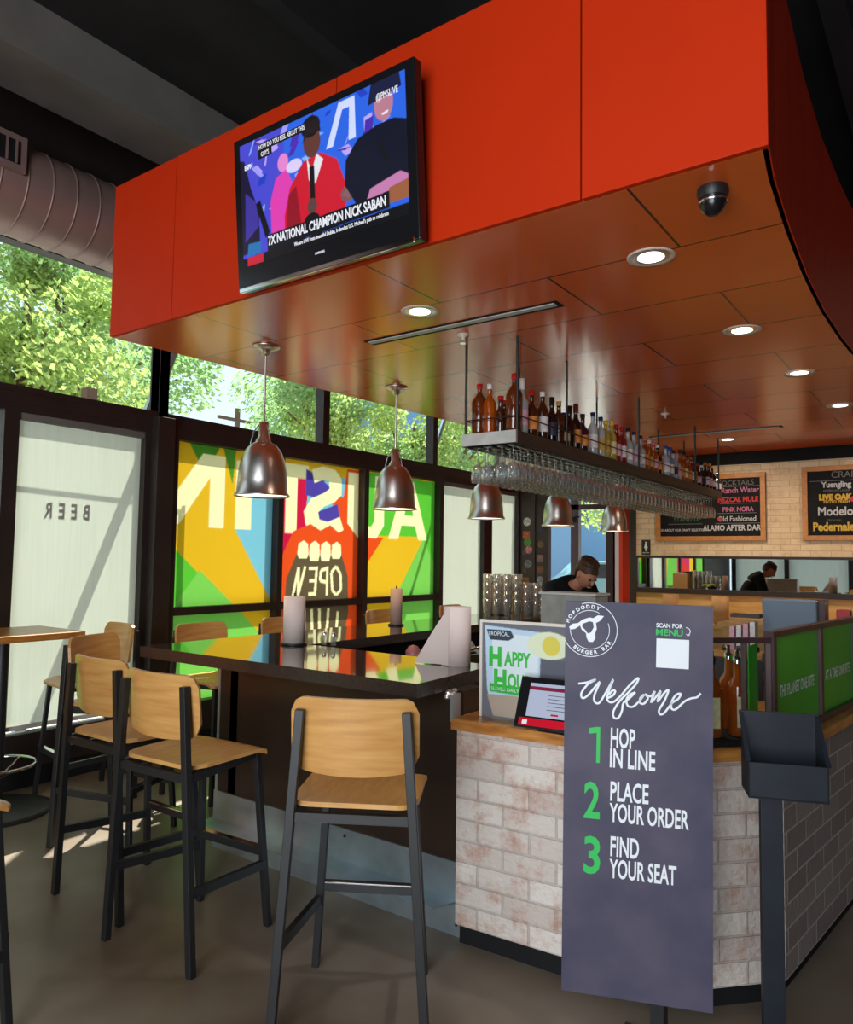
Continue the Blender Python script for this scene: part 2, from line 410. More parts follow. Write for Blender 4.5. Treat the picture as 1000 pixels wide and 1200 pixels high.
def raster(name, nx, nz, w, h, shapes, m, parent, mtx, base=(0.01, 0.01, 0.02)):
    """flat printed sheet: a grid of w by h whose colour attribute is filled from a list of (polygon, colour)"""
    xs = np.linspace(0, w, nx); zs = np.linspace(0, h, nz)
    acc = np.zeros((nz, nx, 3)); K = 2
    dx = w / (nx - 1); dz = h / (nz - 1)
    for a in range(K):
        for b in range(K):
            X, Z = np.meshgrid(xs + dx * ((a + .5) / K - .5), zs + dz * ((b + .5) / K - .5))
            C = np.zeros((nz, nx, 3)); C[:] = base
            for poly, col in shapes:
                if poly[0] == 'e':
                    _, cx, cz, rx, rz = poly; ins = ((X - cx) / rx) ** 2 + ((Z - cz) / rz) ** 2 < 1
                else:
                    ins = np.zeros_like(X, bool); n = len(poly)
                    for i in range(n):
                        x1, z1 = poly[i]; x2, z2 = poly[(i + 1) % n]
                        if z1 == z2: continue
                        c = ((z1 > Z) != (z2 > Z)) & (X < (x2 - x1) * (Z - z1) / (z2 - z1) + x1); ins ^= c
                C[ins] = col
            acc += C / (K * K)
    v = [(float(x), float(z), 0.0) for z in zs for x in xs]
    f = [(j * nx + i, j * nx + i + 1, (j + 1) * nx + i + 1, (j + 1) * nx + i) for j in range(nz - 1) for i in range(nx - 1)]
    me = bpy.data.meshes.new(name); me.from_pydata(v, [], f)
    ca = me.color_attributes.new('Col', 'FLOAT_COLOR', 'POINT')
    arr = np.ones((nx * nz, 4)); arr[:, :3] = acc.reshape(-1, 3); ca.data.foreach_set('color', arr.ravel())
    me.materials.append(MT[m] if isinstance(m, str) else m); me.transform(mtx); me.update()
    o = bpy.data.objects.new(name, me); COL.objects.link(o)
    if parent: o.parent = parent
    return o


FX = lambda o: frame(o, (0, -1, 0), (0, 0, 1))    # lettering facing -X
# ================================================================== SETTING
YW = 5.25            # window wall
XB = 9.1             # back wall
XR = -2.9            # rear wall with the street windows, behind the viewer
YR = -5.2            # right wall
CZ = 4.75
struct(MB().box(XR - 0.1, 11.4, YR - 0.1, YW + 0.1, -0.12, 0).build('floor', 'floor'))
struct(MB().box(XR - 0.1, 11.4, YR - 0.1, YW + 0.1, CZ, CZ + 0.1).build('ceiling', 'ceil'))
m = MB()
for y in (-4.3, -3.1, -1.9, -0.7, 0.5, 1.7, 2.9): m.box(XR, 11, y - 0.06, y + 0.06, CZ - 0.28, CZ)
struct(m.build('ceiling_joists', 'ceil'))
struct(MB().box(XR, 11, 4.28, 4.72, 4.42, CZ).build('ceiling_beam', 'beam'))
# window wall : sill wall, header, piers
m = MB().box(XR, 9.5, YW - 0.05, YW + 0.12, 0, 0.30); m.box(XR, 9.5, YW - 0.05, YW + 0.12, 3.74, CZ)
m.box(XR, -0.55, YW - 0.05, YW + 0.12, 0.30, 3.74)
struct(m.build('wall_left', 'frame'))
struct(MB().box(3.445, 3.60, YW - 0.14, YW + 0.10, 0, 2.66).box(3.50, 3.59, YW - .05, YW + .08, 2.66, 3.74).build('wall_left_pier', 'frame', bevel=0.004))
struct(MB().box(XR, 9.5, YW - 0.08, YW - 0.05, 0, 0.12).build('baseboard_left', 'blackmatte'))
struct(MB().box(-0.55, 9.45, YW - 0.06, YW + 0.10, 2.585, 2.665).build('trim_1', 'frame', bevel=0.004))


def window(n, x0, x1, z0, z1, fw=0.05, rails=(), mulls=(), fd=0.05):
    r = sroot('window_%d' % n)
    m = MB(); a, b = YW - fd, YW + 0.06
    m.box(x0, x0 + fw, a, b, z0, z1); m.box(x1 - fw, x1, a, b, z0, z1); m.box(x0 + fw, x1 - fw, a, b, z0, z0 + fw); m.box(x0 + fw, x1 - fw, a, b, z1 - fw, z1)
    for (q0, q1) in rails: m.box(x0 + fw, x1 - fw, a + 0.01, b, q0, q1)
    for (q0, q1) in mulls: m.box(q0, q1, a + 0.005, b + 0.005, z0 + fw, z1 - fw)
    m.build('window_frame', 'frame', r)
    MB().box(x0 + fw, x1 - fw, YW + 0.045, YW + 0.051, z0 + fw, z1 - fw).build('window_glass', 'pane', r)
    return r


window(1, 2.385, 3.445, 0.30, 2.585)
window(2, 3.60, 7.46, 0.30, 2.585, fw=0.075, rails=((1.085, 1.15),), mulls=((4.775, 4.84), (5.99, 6.06)), fd=0.09)
window(3, 7.46, 9.45, 0.30, 2.585, mulls=((8.47, 8.68),))
window(4, 1.30, 2.385, 0.30, 2.585)
window(5, 0.2, 1.30, 0.30, 2.585); window(11, -0.55, 0.2, 0.30, 2.585)
for k, (a, b) in enumerate(((-0.55, 1.68), (1.68, 3.545), (3.545, 5.42), (5.42, 7.32), (7.32, 9.45))): window(6 + k, a, b, 2.665, 3.74, fw=0.045)
# rear wall with street windows (seen in the mirror, lights the room)
m = MB().box(XR - 0.1, XR, YR, YW, 0, 0.25); m.box(XR - 0.1, XR, YR, YW, 3.45, CZ); m.box(XR - 0.1, XR, YR, -2.0, 0.25, 3.45)
for y in (-0.55, 0.9, 2.35, 3.8, 5.1): m.box(XR - 0.1, XR + 0.02, y - 0.06, y + 0.06, 0.25, 3.45)
struct(m.build('wall_rear', 'frame'))
struct(MB().box(XR - 0.06, XR - 0.05, -2.0, 5.2, 0.25, 3.45).build('window_12', 'pane'))
struct(MB().box(XR, 11.4, YR - 0.1, YR, 0, CZ).build('wall_right', 'frame'))
# back wall
m = MB().box(XB, XB + 0.15, YR, 3.40, 1.64, CZ); m.box(XB, XB + 0.15, 3.40, YW, 2.75, CZ)
struct(m.build('wall_back', 'backbrick'))
struct(MB().box(XB, XB + 0.15, YR, 3.40, 0, 1.23).build('wall_back_wainscot', 'wainscot'))
struct(MB().box(XB - 0.02, XB + 0.15, 3.36, 3.44, 0, 2.75).build('trim_2', 'frame'))
struct(MB().box(XB - 0.06, XB + 0.0, -3.6, 3.7, 2.72, 2.86).build('trim_3', 'blackmatte'))
struct(MB().box(XB + 0.15, 10.6, 3.50, 3.60, 0, CZ).build('wall_passage', 'orangeside'))
# glazed entry
r = sroot('door_1')
m = MB()
for a, b in ((4.80, 4.93), (4.22, 4.36)): m.box(10.55, 10.65, a, b, 0, 2.75)
m.box(10.55, 10.65, 3.6, 5.4, 2.75, CZ); m.box(10.55, 10.65, 4.05, 5.4, 2.35, 2.43)
m.build('door_frame', 'bronze', r)
MB().box(10.59, 10.60, 4.2, 5.33, 0, 2.75).build('door_glass', 'pane', r)
m = MB().box(10.47, 10.53, 4.80, 5.0, 2.16, 2.22); m.tube([(10.45, 5.0, 2.19), (10.3, 4.95, 2.2), (10.47, 4.75, 2.24)], 0.012); m.build('door_closer', 'blackmatte', r)
struct(MB().box(10.55, 10.65, 4.16, 4.25, 0, 2.75).build('trim_4', 'white'))
struct(MB().box(10.55, 10.65, 3.6, 4.16, 0, 2.75).build('wall_entry', mat('entry_orange', S(226, 70, 30), 0.5)))
struct(MB().box(10.55, 10.65, 5.33, 6.3, 0, CZ).build('wall_entry_side', 'frame'))
r = sroot('wall_stickers')
MB().box(9.45, 9.55, 4.76, YW, 0, CZ).build('pier_face', 'darkwood', r)
MB().box(9.43, 9.45, 4.955, 4.985, 0, 2.8).build('corner_strip', 'bronze', r)
stk = [('disc', 5.09, 2.12, .06, S(200, 196, 190)), ('sq', 5.10, 1.93, .055, S(200, 96, 40)), ('disc', 5.08, 1.83, .06, S(90, 150, 60)), ('disc', 5.06, 1.72, .055, S(226, 130, 140)),
       ('sq', 5.13, 1.69, .035, S(90, 70, 70)), ('disc', 4.87, 1.80, .05, S(120, 96, 60)), ('sq', 4.88, 1.60, .05, S(150, 110, 110)), ('sq', 4.88, 1.44, .055, S(130, 80, 50)), ('disc', 4.88, 1.30, .05, S(150, 150, 160)),
       ('disc', 5.07, 1.52, .06, S(120, 120, 126)), ('sq', 5.13, 1.43, .04, S(90, 60, 50)), ('disc', 4.88, 2.0, .035, S(60, 50, 90))]
for kd, y, z, s_, c in stk:
    m = MB()
    if kd == 'disc': m.lathe([(s_, -0.003), (s_, 0)], 18, (9.449, y, z), axis='x')
    else: m.box(9.446, 9.449, y - s_, y + s_, z - s_, z + s_)
    m.build('sticker', mat('sticker_print', c, 0.5, var=0.5, vscale=35), r)
# mirror strip
r = thing('wall_mirror', 'long low mirror in a dark frame below the chalkboards on the cream brick wall', 'mirror', (XB, 0, 1.23))
MB().box(-0.012, 0.0, -3.6, 3.34, 0.03, 0.39).build('mirror_glass', 'mirror', r)
MB().box(-0.03, 0.0, -3.6, 3.36, 0.39, 0.42).box(-0.05, 0.0, -3.6, 3.36, -0.03, 0.03).box(-0.03, 0, 3.33, 3.37, 0.03, 0.39).build('mirror_frame', 'frame', r)

# ================================================================== OUTSIDE
struct(MB().box(-30, 60, YW + 0.12, 60, -0.3, -0.12).box(11.4, 60, -30, YW + 0.12, -0.3, -0.12).build('ground_pavement', mat('pavement', (0.42, 0.41, 0.39), 0.9)))
r = thing('street_facade', 'pale blue grey building across the street beyond the entry glass', 'building', (34, 16, -0.12), 0.9)
MB().box(-0.3, 0.3, -14, 14, 0, 9).build('wall', mat('facade_blue', S(110, 150, 190), 0.8), r)
for k in range(-3, 4): MB().box(-0.36, -0.3, k * 3 - 0.9, k * 3 + 0.9, 3.6, 5.4).build('window', mat('facade_window', S(60, 90, 120), 0.2), r)


def leafmesh(name, seedn, n, clusters, sz, m):
    rnd = random.Random(seedn); v = []; f = []
    for k in range(n):
        c = clusters[rnd.randrange(len(clusters))]
        while True:
            q = Vector((rnd.uniform(-1, 1), rnd.uniform(-1, 1), rnd.uniform(-1, 1)))
            if 0.25 < q.length < 1: break
        p = Vector(c[0]) + Vector((q.x * c[1], q.y * c[1], q.z * c[1] * 0.75))
        a = Vector((rnd.uniform(-1, 1), rnd.uniform(-1, 1), rnd.uniform(-1, 1))).normalized(); b = a.orthogonal().normalized() * sz * rnd.uniform(.5, 1.1)
        a = a * sz * rnd.uniform(.3, .6); o = len(v)
        v += [p - b, p + a, p + b, p - a]; f.append((o, o + 1, o + 2, o + 3))
    me = bpy.data.meshes.new(name); me.from_pydata([tuple(q) for q in v], [], f); me.materials.append(MT[m]); me.update()
    return me


def tree_proto(seedn, m, h, n=13000, sz=0.085):
    rnd = random.Random(seedn)
    r = thing('leafy_tree', '', 'tree', (0, 0, -0.12), group='trees behind the high windows')
    tr = MB().tube([(0, 0, 0), (0.1, 0.05, h * .25), (-0.05, 0.1, h * .5), (0.1, 0, h * .8)], [0.2, 0.16, 0.12, 0.05], 8)
    cl = []
    for k in range(14):
        a = rnd.uniform(0, 2 * PI); q = rnd.uniform(0.4, 2.5); z = h * rnd.uniform(.32, 1.0)
        c = (q * math.cos(a), q * math.sin(a), z); cl.append((c, rnd.uniform(.6, 1.2)))
        tr.tube([(0, 0.05, z * .6), (c[0] * .5, c[1] * .5, z * .85), c], [0.06, 0.04, 0.015], 6)
    tr.build('trunk', 'bark', r)
    o = bpy.data.objects.new('foliage', leafmesh('foliage', seedn + 1, n, cl, sz, m)); COL.objects.link(o); o.parent = r; o['kind'] = 'stuff'
    return r


T1 = tree_proto(3, 'leaf1', 8.2); T2 = tree_proto(9, 'leaf2', 7.6)
spots = [(3.4, 12.6, T1, 0, 'dense dark tree filling the high window at far left, nearest the duct'), (6.2, 13.2, T2, 1, 'lighter tree seen left of the first high mullion'),
         (7.7, 14.6, T1, 2, 'tree seen right of the first high mullion'), (16.2, 15.4, T2, 3.4, 'yellow-green tree just right of the pale sky gap'),
         (16.8, 15.5, T1, 4.2, 'darker tree behind the second pendant lamp'), (19.2, 14.6, T2, 5, 'tree in the high window between the second pendant and the bottles'),
         (21.5, 14.8, T1, 0.7, 'tree seen just left of the hanging bottle shelf'), (25.2, 15.2, T2, 2.2, 'tree glimpsed under the hanging bottle shelf'),
         (0.8, 12.8, T2, 4.7, 'pale tree at the left edge of the high windows'), (5.0, 17.5, T1, 5.2, 'tall tree standing behind the leftmost trees'), (26, 9.5, T2, 1.2, 'tree by the parked car beyond the entry glass'),]
seen = set()
for x, y, p, rz, lb in spots:
    if id(p) in seen: copy_thing(p, (x, y, -0.12), rz, lb)
    else: seen.add(id(p)); p.location = (x, y, -0.12); p.rotation_euler = (0, 0, rz); p['label'] = lb
r = thing('utility_pole', 'thin wooden utility pole with a cross arm in the pale sky gap', 'pole', (16.5, 20, -0.12))
MB().tube([(0, 0, 0), (0, 0, 6.7)], 0.09).build('pole', 'bark', r); MB().bar((-0.8, 0, 6.3), (0.8, 0, 6.3), 0.1, 0.1).build('crossarm', 'bark', r)
r = thing('fence_post', 'brown square post holding wires beyond the leftmost high window', 'post', (5.05, 9.0, -0.12))
MB().box(-.07, .07, -.07, .07, 0, 3.79).build('post', 'bark', r)
w = MB()
for z in (3.62, 3.5): w.tube([(-8, 0.3, z + .05), (-4, .1, z - .05), (0, 0, z), (3, 0, z - .15), (6, 0, z)], 0.012, 6)
w.build('wires', 'trimwhite', r)
# diagonal steel brace and rail outside the glass; their shadows fall on the shades
tag(MB().bar((2.54, 5.56, -0.12), (3.92, 5.56, 3.5), 0.05, 0.075).build('awning_brace', 'steel'), 'slanting steel brace outside the glass, shadowed on the white shade', 'brace')
tag(MB().bar((6.31, 5.56, -0.12), (8.06, 5.56, 3.5), 0.03, 0.05).build('awning_brace', 'steel'), 'slanting steel brace shadowed on the yellow film', 'brace')
tag(MB().bar((2.4, 5.43, 2.44), (4.0, 5.43, 2.38), 0.012, 0.012).bar((4.0, 5.43, 2.4), (4.0, 5.43, -.12), .03, .03).bar((2.4, 5.43, 2.44), (2.4, 5.43, -.12), .03, .03).build('shade_rail', 'steel'), 'thin level rail outside the glass above the BEER lettering', 'rail')
# parked car beyond the entry
r = thing('parked_car', 'teal grey car parked beyond the entry glass', 'car', (27.0, 11.2, -0.12), 2.2)
prof = [(-2.2, .35), (-2.25, .9), (-1.9, 1.05), (-1.3, 1.65), (1.1, 1.7), (1.7, 1.1), (2.2, .95), (2.3, .4)]
v = [(x, -.85, z) for x, z in prof] + [(x, .85, z) for x, z in prof]; n = len(prof)
MB().add(v, [tuple(range(n)), tuple(range(n, 2 * n))[::-1]] + [(i, i + n, (i + 1) % n + n, (i + 1) % n) for i in range(n)]).build('body', mat('car_paint', S(120, 160, 172), 0.25, coat=.5), r, bevel=0.06)
for s_ in (-1, 1):
    MB().add([(-1.25, s_ * .87, 1.08), (-.95, s_ * .87, 1.55), (-.1, s_ * .87, 1.58), (-.1, s_ * .87, 1.08)], [(0, 1, 2, 3)]).add([(.0, s_ * .87, 1.08), (.0, s_ * .87, 1.58), (.95, s_ * .87, 1.58), (1.35, s_ * .87, 1.08)], [(0, 1, 2, 3)]).build('side_window', 'plastic', r)
    for x in (-1.4, 1.45): MB().lathe([(.0, -.12), (.33, -.12), (.35, 0), (.33, .1), (0, .1)], 20, (x, s_ * .8, .35), axis='y').build('wheel', 'blackmatte', r)

# ================================================================== SHADES, FILM, DECAL
X0, Z0, Z0F = 3.66, 0.36, 0.36
def shade(x0, x1, z0, label, drop_x=0.0):
    r = thing('roller_shade', label, 'shade', ((x0 + x1) / 2, YW, z0))
    w = (x1 - x0) / 2
    MB().box(-w, w, 0.012, 0.0135, 0.03, 2.53 - z0).build('shade_cloth', 'shade', r)
    MB().box(-w, w, 0.004, 0.022, 0, 0.03).build('hem_bar', 'trimwhite', r)
    MB().box(-w, w, -0.035, 0.008, 2.485 - z0, 2.53 - z0).build('roller_cassette', 'beam', r)
    return r


shade(2.44, 3.40, 0.37, 'white roller shade with reversed BEER lettering behind it, left of the printed window')
shade(7.52, 8.46, 0.37, 'white roller shade just right of the printed window')
shade(8.69, 9.39, 0.37, 'narrow white roller shade beside the stickered pier')
G2 = [([(0, 0), (.97, 0), (.97, 1.2), (.4, 2.2), (0, 2.2)], tuple(c * .6 for c in S(214, 60, 120))), ([(0, 0), (.97, 0), (.97, .7), (.5, 1.3), (0, 1.0)], tuple(c * .6 for c in S(224, 70, 60)))]
G2 += [([(1.07 + .25, .9), (1.07 + .8, .9), (1.07 + .75, .6), (1.07 + .3, .6)], tuple(c * .6 for c in S(240, 232, 200))), ([(2.0, 0), (2.9, 0), (2.6, 1.4), (2.0, 1.8)], tuple(c * .6 for c in S(120, 200, 90)))]
G2 = [([(a + (0 if i else 1.07), b) for a, b in p], c) for i, (p, c) in enumerate(G2[:1])] + [([(a + 1.07, b) for a, b in G2[1][0]], G2[1][1])] + G2[2:] + [([(0, 0), (.5, 0), (.9, 2.2), (0, 2.2)], tuple(c * .6 for c in S(130, 206, 90)))]
t = raster('window_graphic', 120, 90, 2.78, 2.17, G2, 'graphic', None, frame((-0.55, YW, Z0F), (1, 0, 0), (0, 0, 1)), base=tuple(c * .6 for c in S(240, 200, 50)))
tag(t, 'yellow and pink printed window film reflected in the mirror under the chalkboards', 'window film')
for k, (a, b) in enumerate(((2.41, 3.74), (3.86, 5.04))):
    r = thing('roller_shade', ['white shade on the street window, reflected mid mirror', 'white shade on the corner street window, reflected left of mid mirror'][k], 'shade', (XR, (a + b) / 2, .3))
    MB().box(.03, .032, -(b - a) / 2, (b - a) / 2, 0, 3.1).build('shade_cloth', 'shade', r); MB().box(.02, .045, -(b - a) / 2, (b - a) / 2, -.03, 0).build('hem_bar', 'trimwhite', r)
t = text('window_lettering', 'BEER', 0.155, 'decal', None, frame((2.83, YW + 0.0150, 1.87), (-1, 0, 0), (0, 0, 1)), sx=0.62, bold=0.004, spacing=1.9)
tag(t, 'small dark letters BEER, reversed, on the left window', 'lettering')

G = dict(yel=S(240, 190, 40), grn=S(96, 200, 60), grn2=S(130, 212, 90), blue=S(130, 200, 225), cream=S(240, 232, 180), mag=S(214, 30, 74), org=S(240, 84, 34), pur=S(84, 70, 170), drk=S(104, 88, 66), dgrn=S(84, 150, 50))
P = []
A = lambda col, *pts: P.append(([(x - X0, z - Z0) for x, z in pts], tuple(c * (.78 if col == 'cream' else .62) for c in G[col])))
Ae = lambda col, x, z, rx, rz: P.append((('e', x - X0, z - Z0, rx, rz), tuple(c * .60 for c in G[col])))
A('grn', (3.6, 1.73), (4.99, .58), (4.99, .3), (3.6, .3))
A('grn2', (3.98, 1.45), (3.6, 1.0), (3.6, .3), (4.3, .3), (4.8, .75), (4.45, 1.06))
A('dgrn', (3.78, 2.6), (4.0, 2.27), (4.16, 2.52), (4.18, 2.6)); A('dgrn', (4.16, 2.6), (4.30, 2.2), (4.34, 2.6))
A('cream', (3.55, 2.5), (3.69, 2.5), (3.69, 2.05), (3.98, 2.44), (4.22, 2.44), (4.22, 1.81), (4.06, 1.81), (4.06, 2.24), (3.76, 1.83), (3.55, 1.83))
A('blue', (4.34, 1.81), (4.60, 2.2), (4.95, 2.2), (4.95, 1.08), (4.86, 1.05))
A('blue', (4.5, 1.81), (4.5, 2.4), (4.9, 2.4), (4.9, 1.81))
A('cream', (4.34, 1.81), (4.34, 2.42), (4.52, 2.42), (4.52, 1.81))
A('mag', (4.86, 2.45), (5.2, 2.45), (5.35, 2.1), (5.5, 1.9), (5.2, 1.5), (4.86, 1.1))
A('blue', (5.25, 2.4), (5.9, 2.4), (5.95, 1.9), (5.6, 1.75), (5.2, 1.9))
A('org', (5.55, 2.2), (5.95, 2.2), (6.4, 1.75), (6.1, 1.1), (5.9, .5), (5.6, .5), (5.3, 1.6), (5.66, 1.95), (5.9, 1.4))
A('org', (5.80, 2.5), (6.12, 2.5), (6.12, .3), (5.9, .3), (5.7, 1.9))
A('cream', (4.70, 2.34), (5.24, 2.34), (5.24, 2.47), (4.70, 2.47)); A('cream', (4.94, 1.80), (5.09, 1.80), (5.09, 2.4), (4.94, 2.4))
A('pur', (5.20, 2.18), (5.20, 2.44), (5.42, 2.36), (5.55, 2.28), (5.52, 2.14)); A('pur', (5.36, 2.02), (5.66, 2.12), (5.72, 1.9), (5.44, 1.86))
# reversed S
A('cream', (5.28, 2.44), (5.44, 2.49), (5.62, 2.47), (5.72, 2.38), (5.72, 2.22), (5.62, 2.14), (5.46, 2.08), (5.38, 2.02), (5.40, 1.95), (5.52, 1.93), (5.70, 1.99), (5.76, 1.86), (5.60, 1.78), (5.40, 1.78), (5.22, 1.87), (5.18, 2.02), (5.28, 2.15), (5.46, 2.22), (5.54, 2.27), (5.53, 2.34), (5.44, 2.35), (5.32, 2.31))
A('grn', (6.05, 2.5), (7.5, 2.5), (7.5, .3), (6.05, .3))
A('yel', (6.05, 2.0), (6.30, 1.82), (7.20, 1.83), (6.62, 1.08), (6.1, .62), (6.05, .6)); A('org', (6.05, 1.8), (6.42, 1.8), (6.06, 1.42))
A('grn2', (7.16, 1.80), (7.5, 1.4), (7.5, .3), (6.35, .3), (6.62, 1.1))
# U
A('cream', (5.82, 2.47), (5.98, 2.47), (5.98, 1.98), (6.06, 1.91), (6.20, 1.91), (6.26, 1.98), (6.26, 2.47), (6.42, 2.47), (6.42, 1.93), (6.30, 1.79), (5.98, 1.79), (5.82, 1.93))
A('cream', (6.50, 1.79), (6.68, 1.79), (6.74, 1.95), (7.0, 1.95), (7.06, 1.79), (7.24, 1.79), (6.96, 2.47), (6.78, 2.47)); A('grn', (6.79, 2.07), (6.96, 2.07), (6.88, 2.32))
# wide open mouth
A('org', (5.05, 1.82), (5.28, 1.90), (5.42, 1.84), (5.56, 1.90), (5.74, 1.80), (5.92, 1.60), (6.0, 1.36), (5.99, .9), (5.88, .5), (5.5, .4), (5.0, .5), (4.84, .9), (4.83, 1.3), (4.92, 1.6))
A('drk', (5.10, 1.60), (5.74, 1.60), (5.84, 1.38), (5.86, 1.0), (5.75, .6), (5.45, .5), (5.08, .6), (4.96, 1.0), (4.97, 1.36))
for k in range(4): A('cream', (5.11 + k * .158, 1.60), (5.13 + k * .158, 1.56 - .03 * (k in (1, 2))), (5.24 + k * .158, 1.56 - .03 * (k in (1, 2))), (5.26 + k * .158, 1.60), (5.25 + k * .158, 1.70), (5.19 + k * .158, 1.735), (5.12 + k * .158, 1.70))
# letters OPEN reversed on the tongue : N E P O from left to right
def strokes(col, segs, w):
    for a, b in segs:
        d = Vector((b[0] - a[0], b[1] - a[1])).normalized(); q = Vector((-d.y, d.x)) * w / 2
        A(col, (a[0] + q.x, a[1] + q.y), (b[0] + q.x, b[1] + q.y), (b[0] - q.x, b[1] - q.y), (a[0] - q.x, a[1] - q.y))
strokes('cream', [((5.06, 1.19), (5.13, 1.47)), ((5.13, 1.47), (5.13, 1.2)), ((5.13, 1.2), (5.22, 1.48))], .032)
strokes('cream', [((5.36, 1.19), (5.38, 1.48)), ((5.38, 1.46), (5.27, 1.46)), ((5.37, 1.34), (5.28, 1.34)), ((5.37, 1.21), (5.27, 1.21))], .034)
strokes('cream', [((5.53, 1.19), (5.53, 1.48)), ((5.53, 1.46), (5.44, 1.44)), ((5.44, 1.44), (5.43, 1.34)), ((5.43, 1.34), (5.53, 1.32))], .034)
strokes('cream', [((5.61, 1.24), (5.59, 1.42)), ((5.59, 1.42), (5.66, 1.48)), ((5.66, 1.48), (5.73, 1.40)), ((5.73, 1.40), (5.74, 1.24)), ((5.74, 1.24), (5.67, 1.19)), ((5.67, 1.19), (5.61, 1.24))], .034)
strokes('cream', [((5.12, .75), (5.10, 1.05)), ((5.10, 1.05), (5.22, .78)), ((5.22, .78), (5.22, 1.06)), ((5.34, .78), (5.32, 1.06)), ((5.44, .78), (5.43, 1.06)), ((5.54, .78), (5.56, 1.06)), ((5.68, .80), (5.70, 1.02))], .036)
t = raster('window_graphic', 420, 250, 3.80, 2.17, P, 'graphic', None, frame((X0, YW + 0.0, Z0), (1, 0, 0), (0, 0, 1)), base=tuple(c * .60 for c in G['yel']))
tag(t, 'colourful printed window film with reversed AUSTIN letters and an open mouth with teeth', 'window film')
# ================================================================== ORANGE CANOPY OVER THE BAR
ZS, ZT = 2.84, 3.74
curve = [(2.39, .46), (2.60, .485), (3.05, .515), (3.56, .54), (4.14, .55), (4.67, .54), (5.0, .525), (6.0, .46), (7.2, .33), (8.6, .12), (8.95, .05)]
r = thing('bar_canopy', 'large glossy orange panelled canopy hanging over the bar', 'canopy', (2.39, 2.2, ZS))
O = lambda x, y: (x - 2.39, y - 2.2)
poly = [O(2.395, 4.03), O(2.395, .465)] + [O(x, y + .005) for x, y in curve[1:]] + [O(8.95, 3.68), O(5.3, 3.85)]
MB().prism(poly, 0.0, 0.012).build('underside', 'soffit', r)
MB().prism(poly, 0.012, ZT - ZS - .01).build('core', 'seam', r)
for a, b in ((.46, 1.068), (1.074, 2.257), (2.263, 3.437), (3.443, 4.03)):
    MB().box(-0.02, 0.004, a - 2.2, b - 2.2, 0, ZT - ZS).build('front_panel', 'orange', r, bevel=0.002)
m = MB()
for (x0, y0), (x1, y1) in zip(curve[:-1], curve[1:]):
    k = max(1, int((x1 - x0) / .3))
    for i in range(k):
        xa, ya = x0 + (x1 - x0) * i / k, y0 + (y1 - y0) * i / k; xb, yb = x0 + (x1 - x0) * (i + 1) / k, y0 + (y1 - y0) * (i + 1) / k
        m.box(0, 0, 0, 0, 0, 0) if False else m.add([(*O(xa, ya), 0), (*O(xb - .003, yb), 0), (*O(xb - .003, yb), ZT - ZS), (*O(xa, ya), ZT - ZS), (*O(xa, ya + .02), 0), (*O(xb, yb + .02), 0), (*O(xb, yb + .02), ZT - ZS), (*O(xa, ya + .02), ZT - ZS)], [(0, 1, 2, 3), (0, 4, 5, 1), (3, 2, 6, 7)])
m.build('side_panel', 'orangeside', r)
MB().add([(*O(2.39, 4.035), 0), (*O(5.3, 3.855), 0), (*O(8.95, 3.685), 0), (*O(8.95, 3.685), ZT - ZS), (*O(5.3, 3.855), ZT - ZS), (*O(2.39, 4.035), ZT - ZS)], [(0, 5, 4, 1), (1, 4, 3, 2)]).build('window_side_panel', 'orange', r)
# conduit loop above the canopy
r = thing('conduit', 'dark bent conduit rising above the left end of the orange canopy', 'conduit', (2.95, 4.25, ZT))
for dy in (0, -.16): MB().tube([(0, dy, -.4), (0, dy, .35), (.03, dy - .03, .42), (.12, dy - .06, .45)], 0.028).build('pipe', 'black', r)
# duct
r = thing('spiral_duct', 'round dusty metal spiral duct along the top of the windows', 'duct', (0, 4.88, 3.88))
m = MB().lathe([(.285, -2.7), (.285, 8.8)], 40, axis='x', cap=False); m.build('duct_tube', 'duct', r)
for k in range(58):
    x = -0.5 + k * 0.155
    if x < 8.6: MB().lathe([(.285, x - .006), (.294, x), (.285, x + .006)], 40, axis='x', cap=False).build('seam_rib', 'duct', r)
m = MB()
yy = -.30
m.box(1.70, 2.10, yy - .02, yy + .06, -.02, .20); m.build('register_collar', 'duct', r)
m = MB(); m.box(1.74, 2.06, yy - .026, yy - .018, .02, .16)
m.build('register_opening', 'blackmatte', r)
m = MB()
for k in range(6): m.bar((1.76 + k * .055, yy - .03, .02), (1.76 + k * .055, yy - .03, .16), .01, .012)
m.build('register_blades', 'duct', r)

# ------------------------------------------------------------------ downlights
def downlight(x, y, label, glow='glow', power=16, col=(1, .86, .66)):
    r = thing('recessed_downlight', label, 'ceiling light', (x, y, ZS), group='round downlights in the orange canopy')
    MB().lathe([(.078, 0.0), (.095, -.006), (.098, -.002), (.098, 0)], 32, cap=False).build('trim_ring', 'trimwhite', r)
    rf = MB().lathe([(.079, -.001), (.060, -.002), (.05, -.0025)], 32, cap=False).build('reflector', 'reflector', r)
    MB().lathe([(0.0, -.004), (.054, -.004)], 32, cap=False).build('lamp_lens', glow, rf)
    l = bpy.data.lights.new('downlight_beam', 'SPOT'); l.energy = power; l.spot_size = 2.1; l.spot_blend = .8; l.color = col; l.shadow_soft_size = .05
    o = bpy.data.objects.new('downlight_beam', l); COL.objects.link(o); o.location = (x, y, ZS - .02)


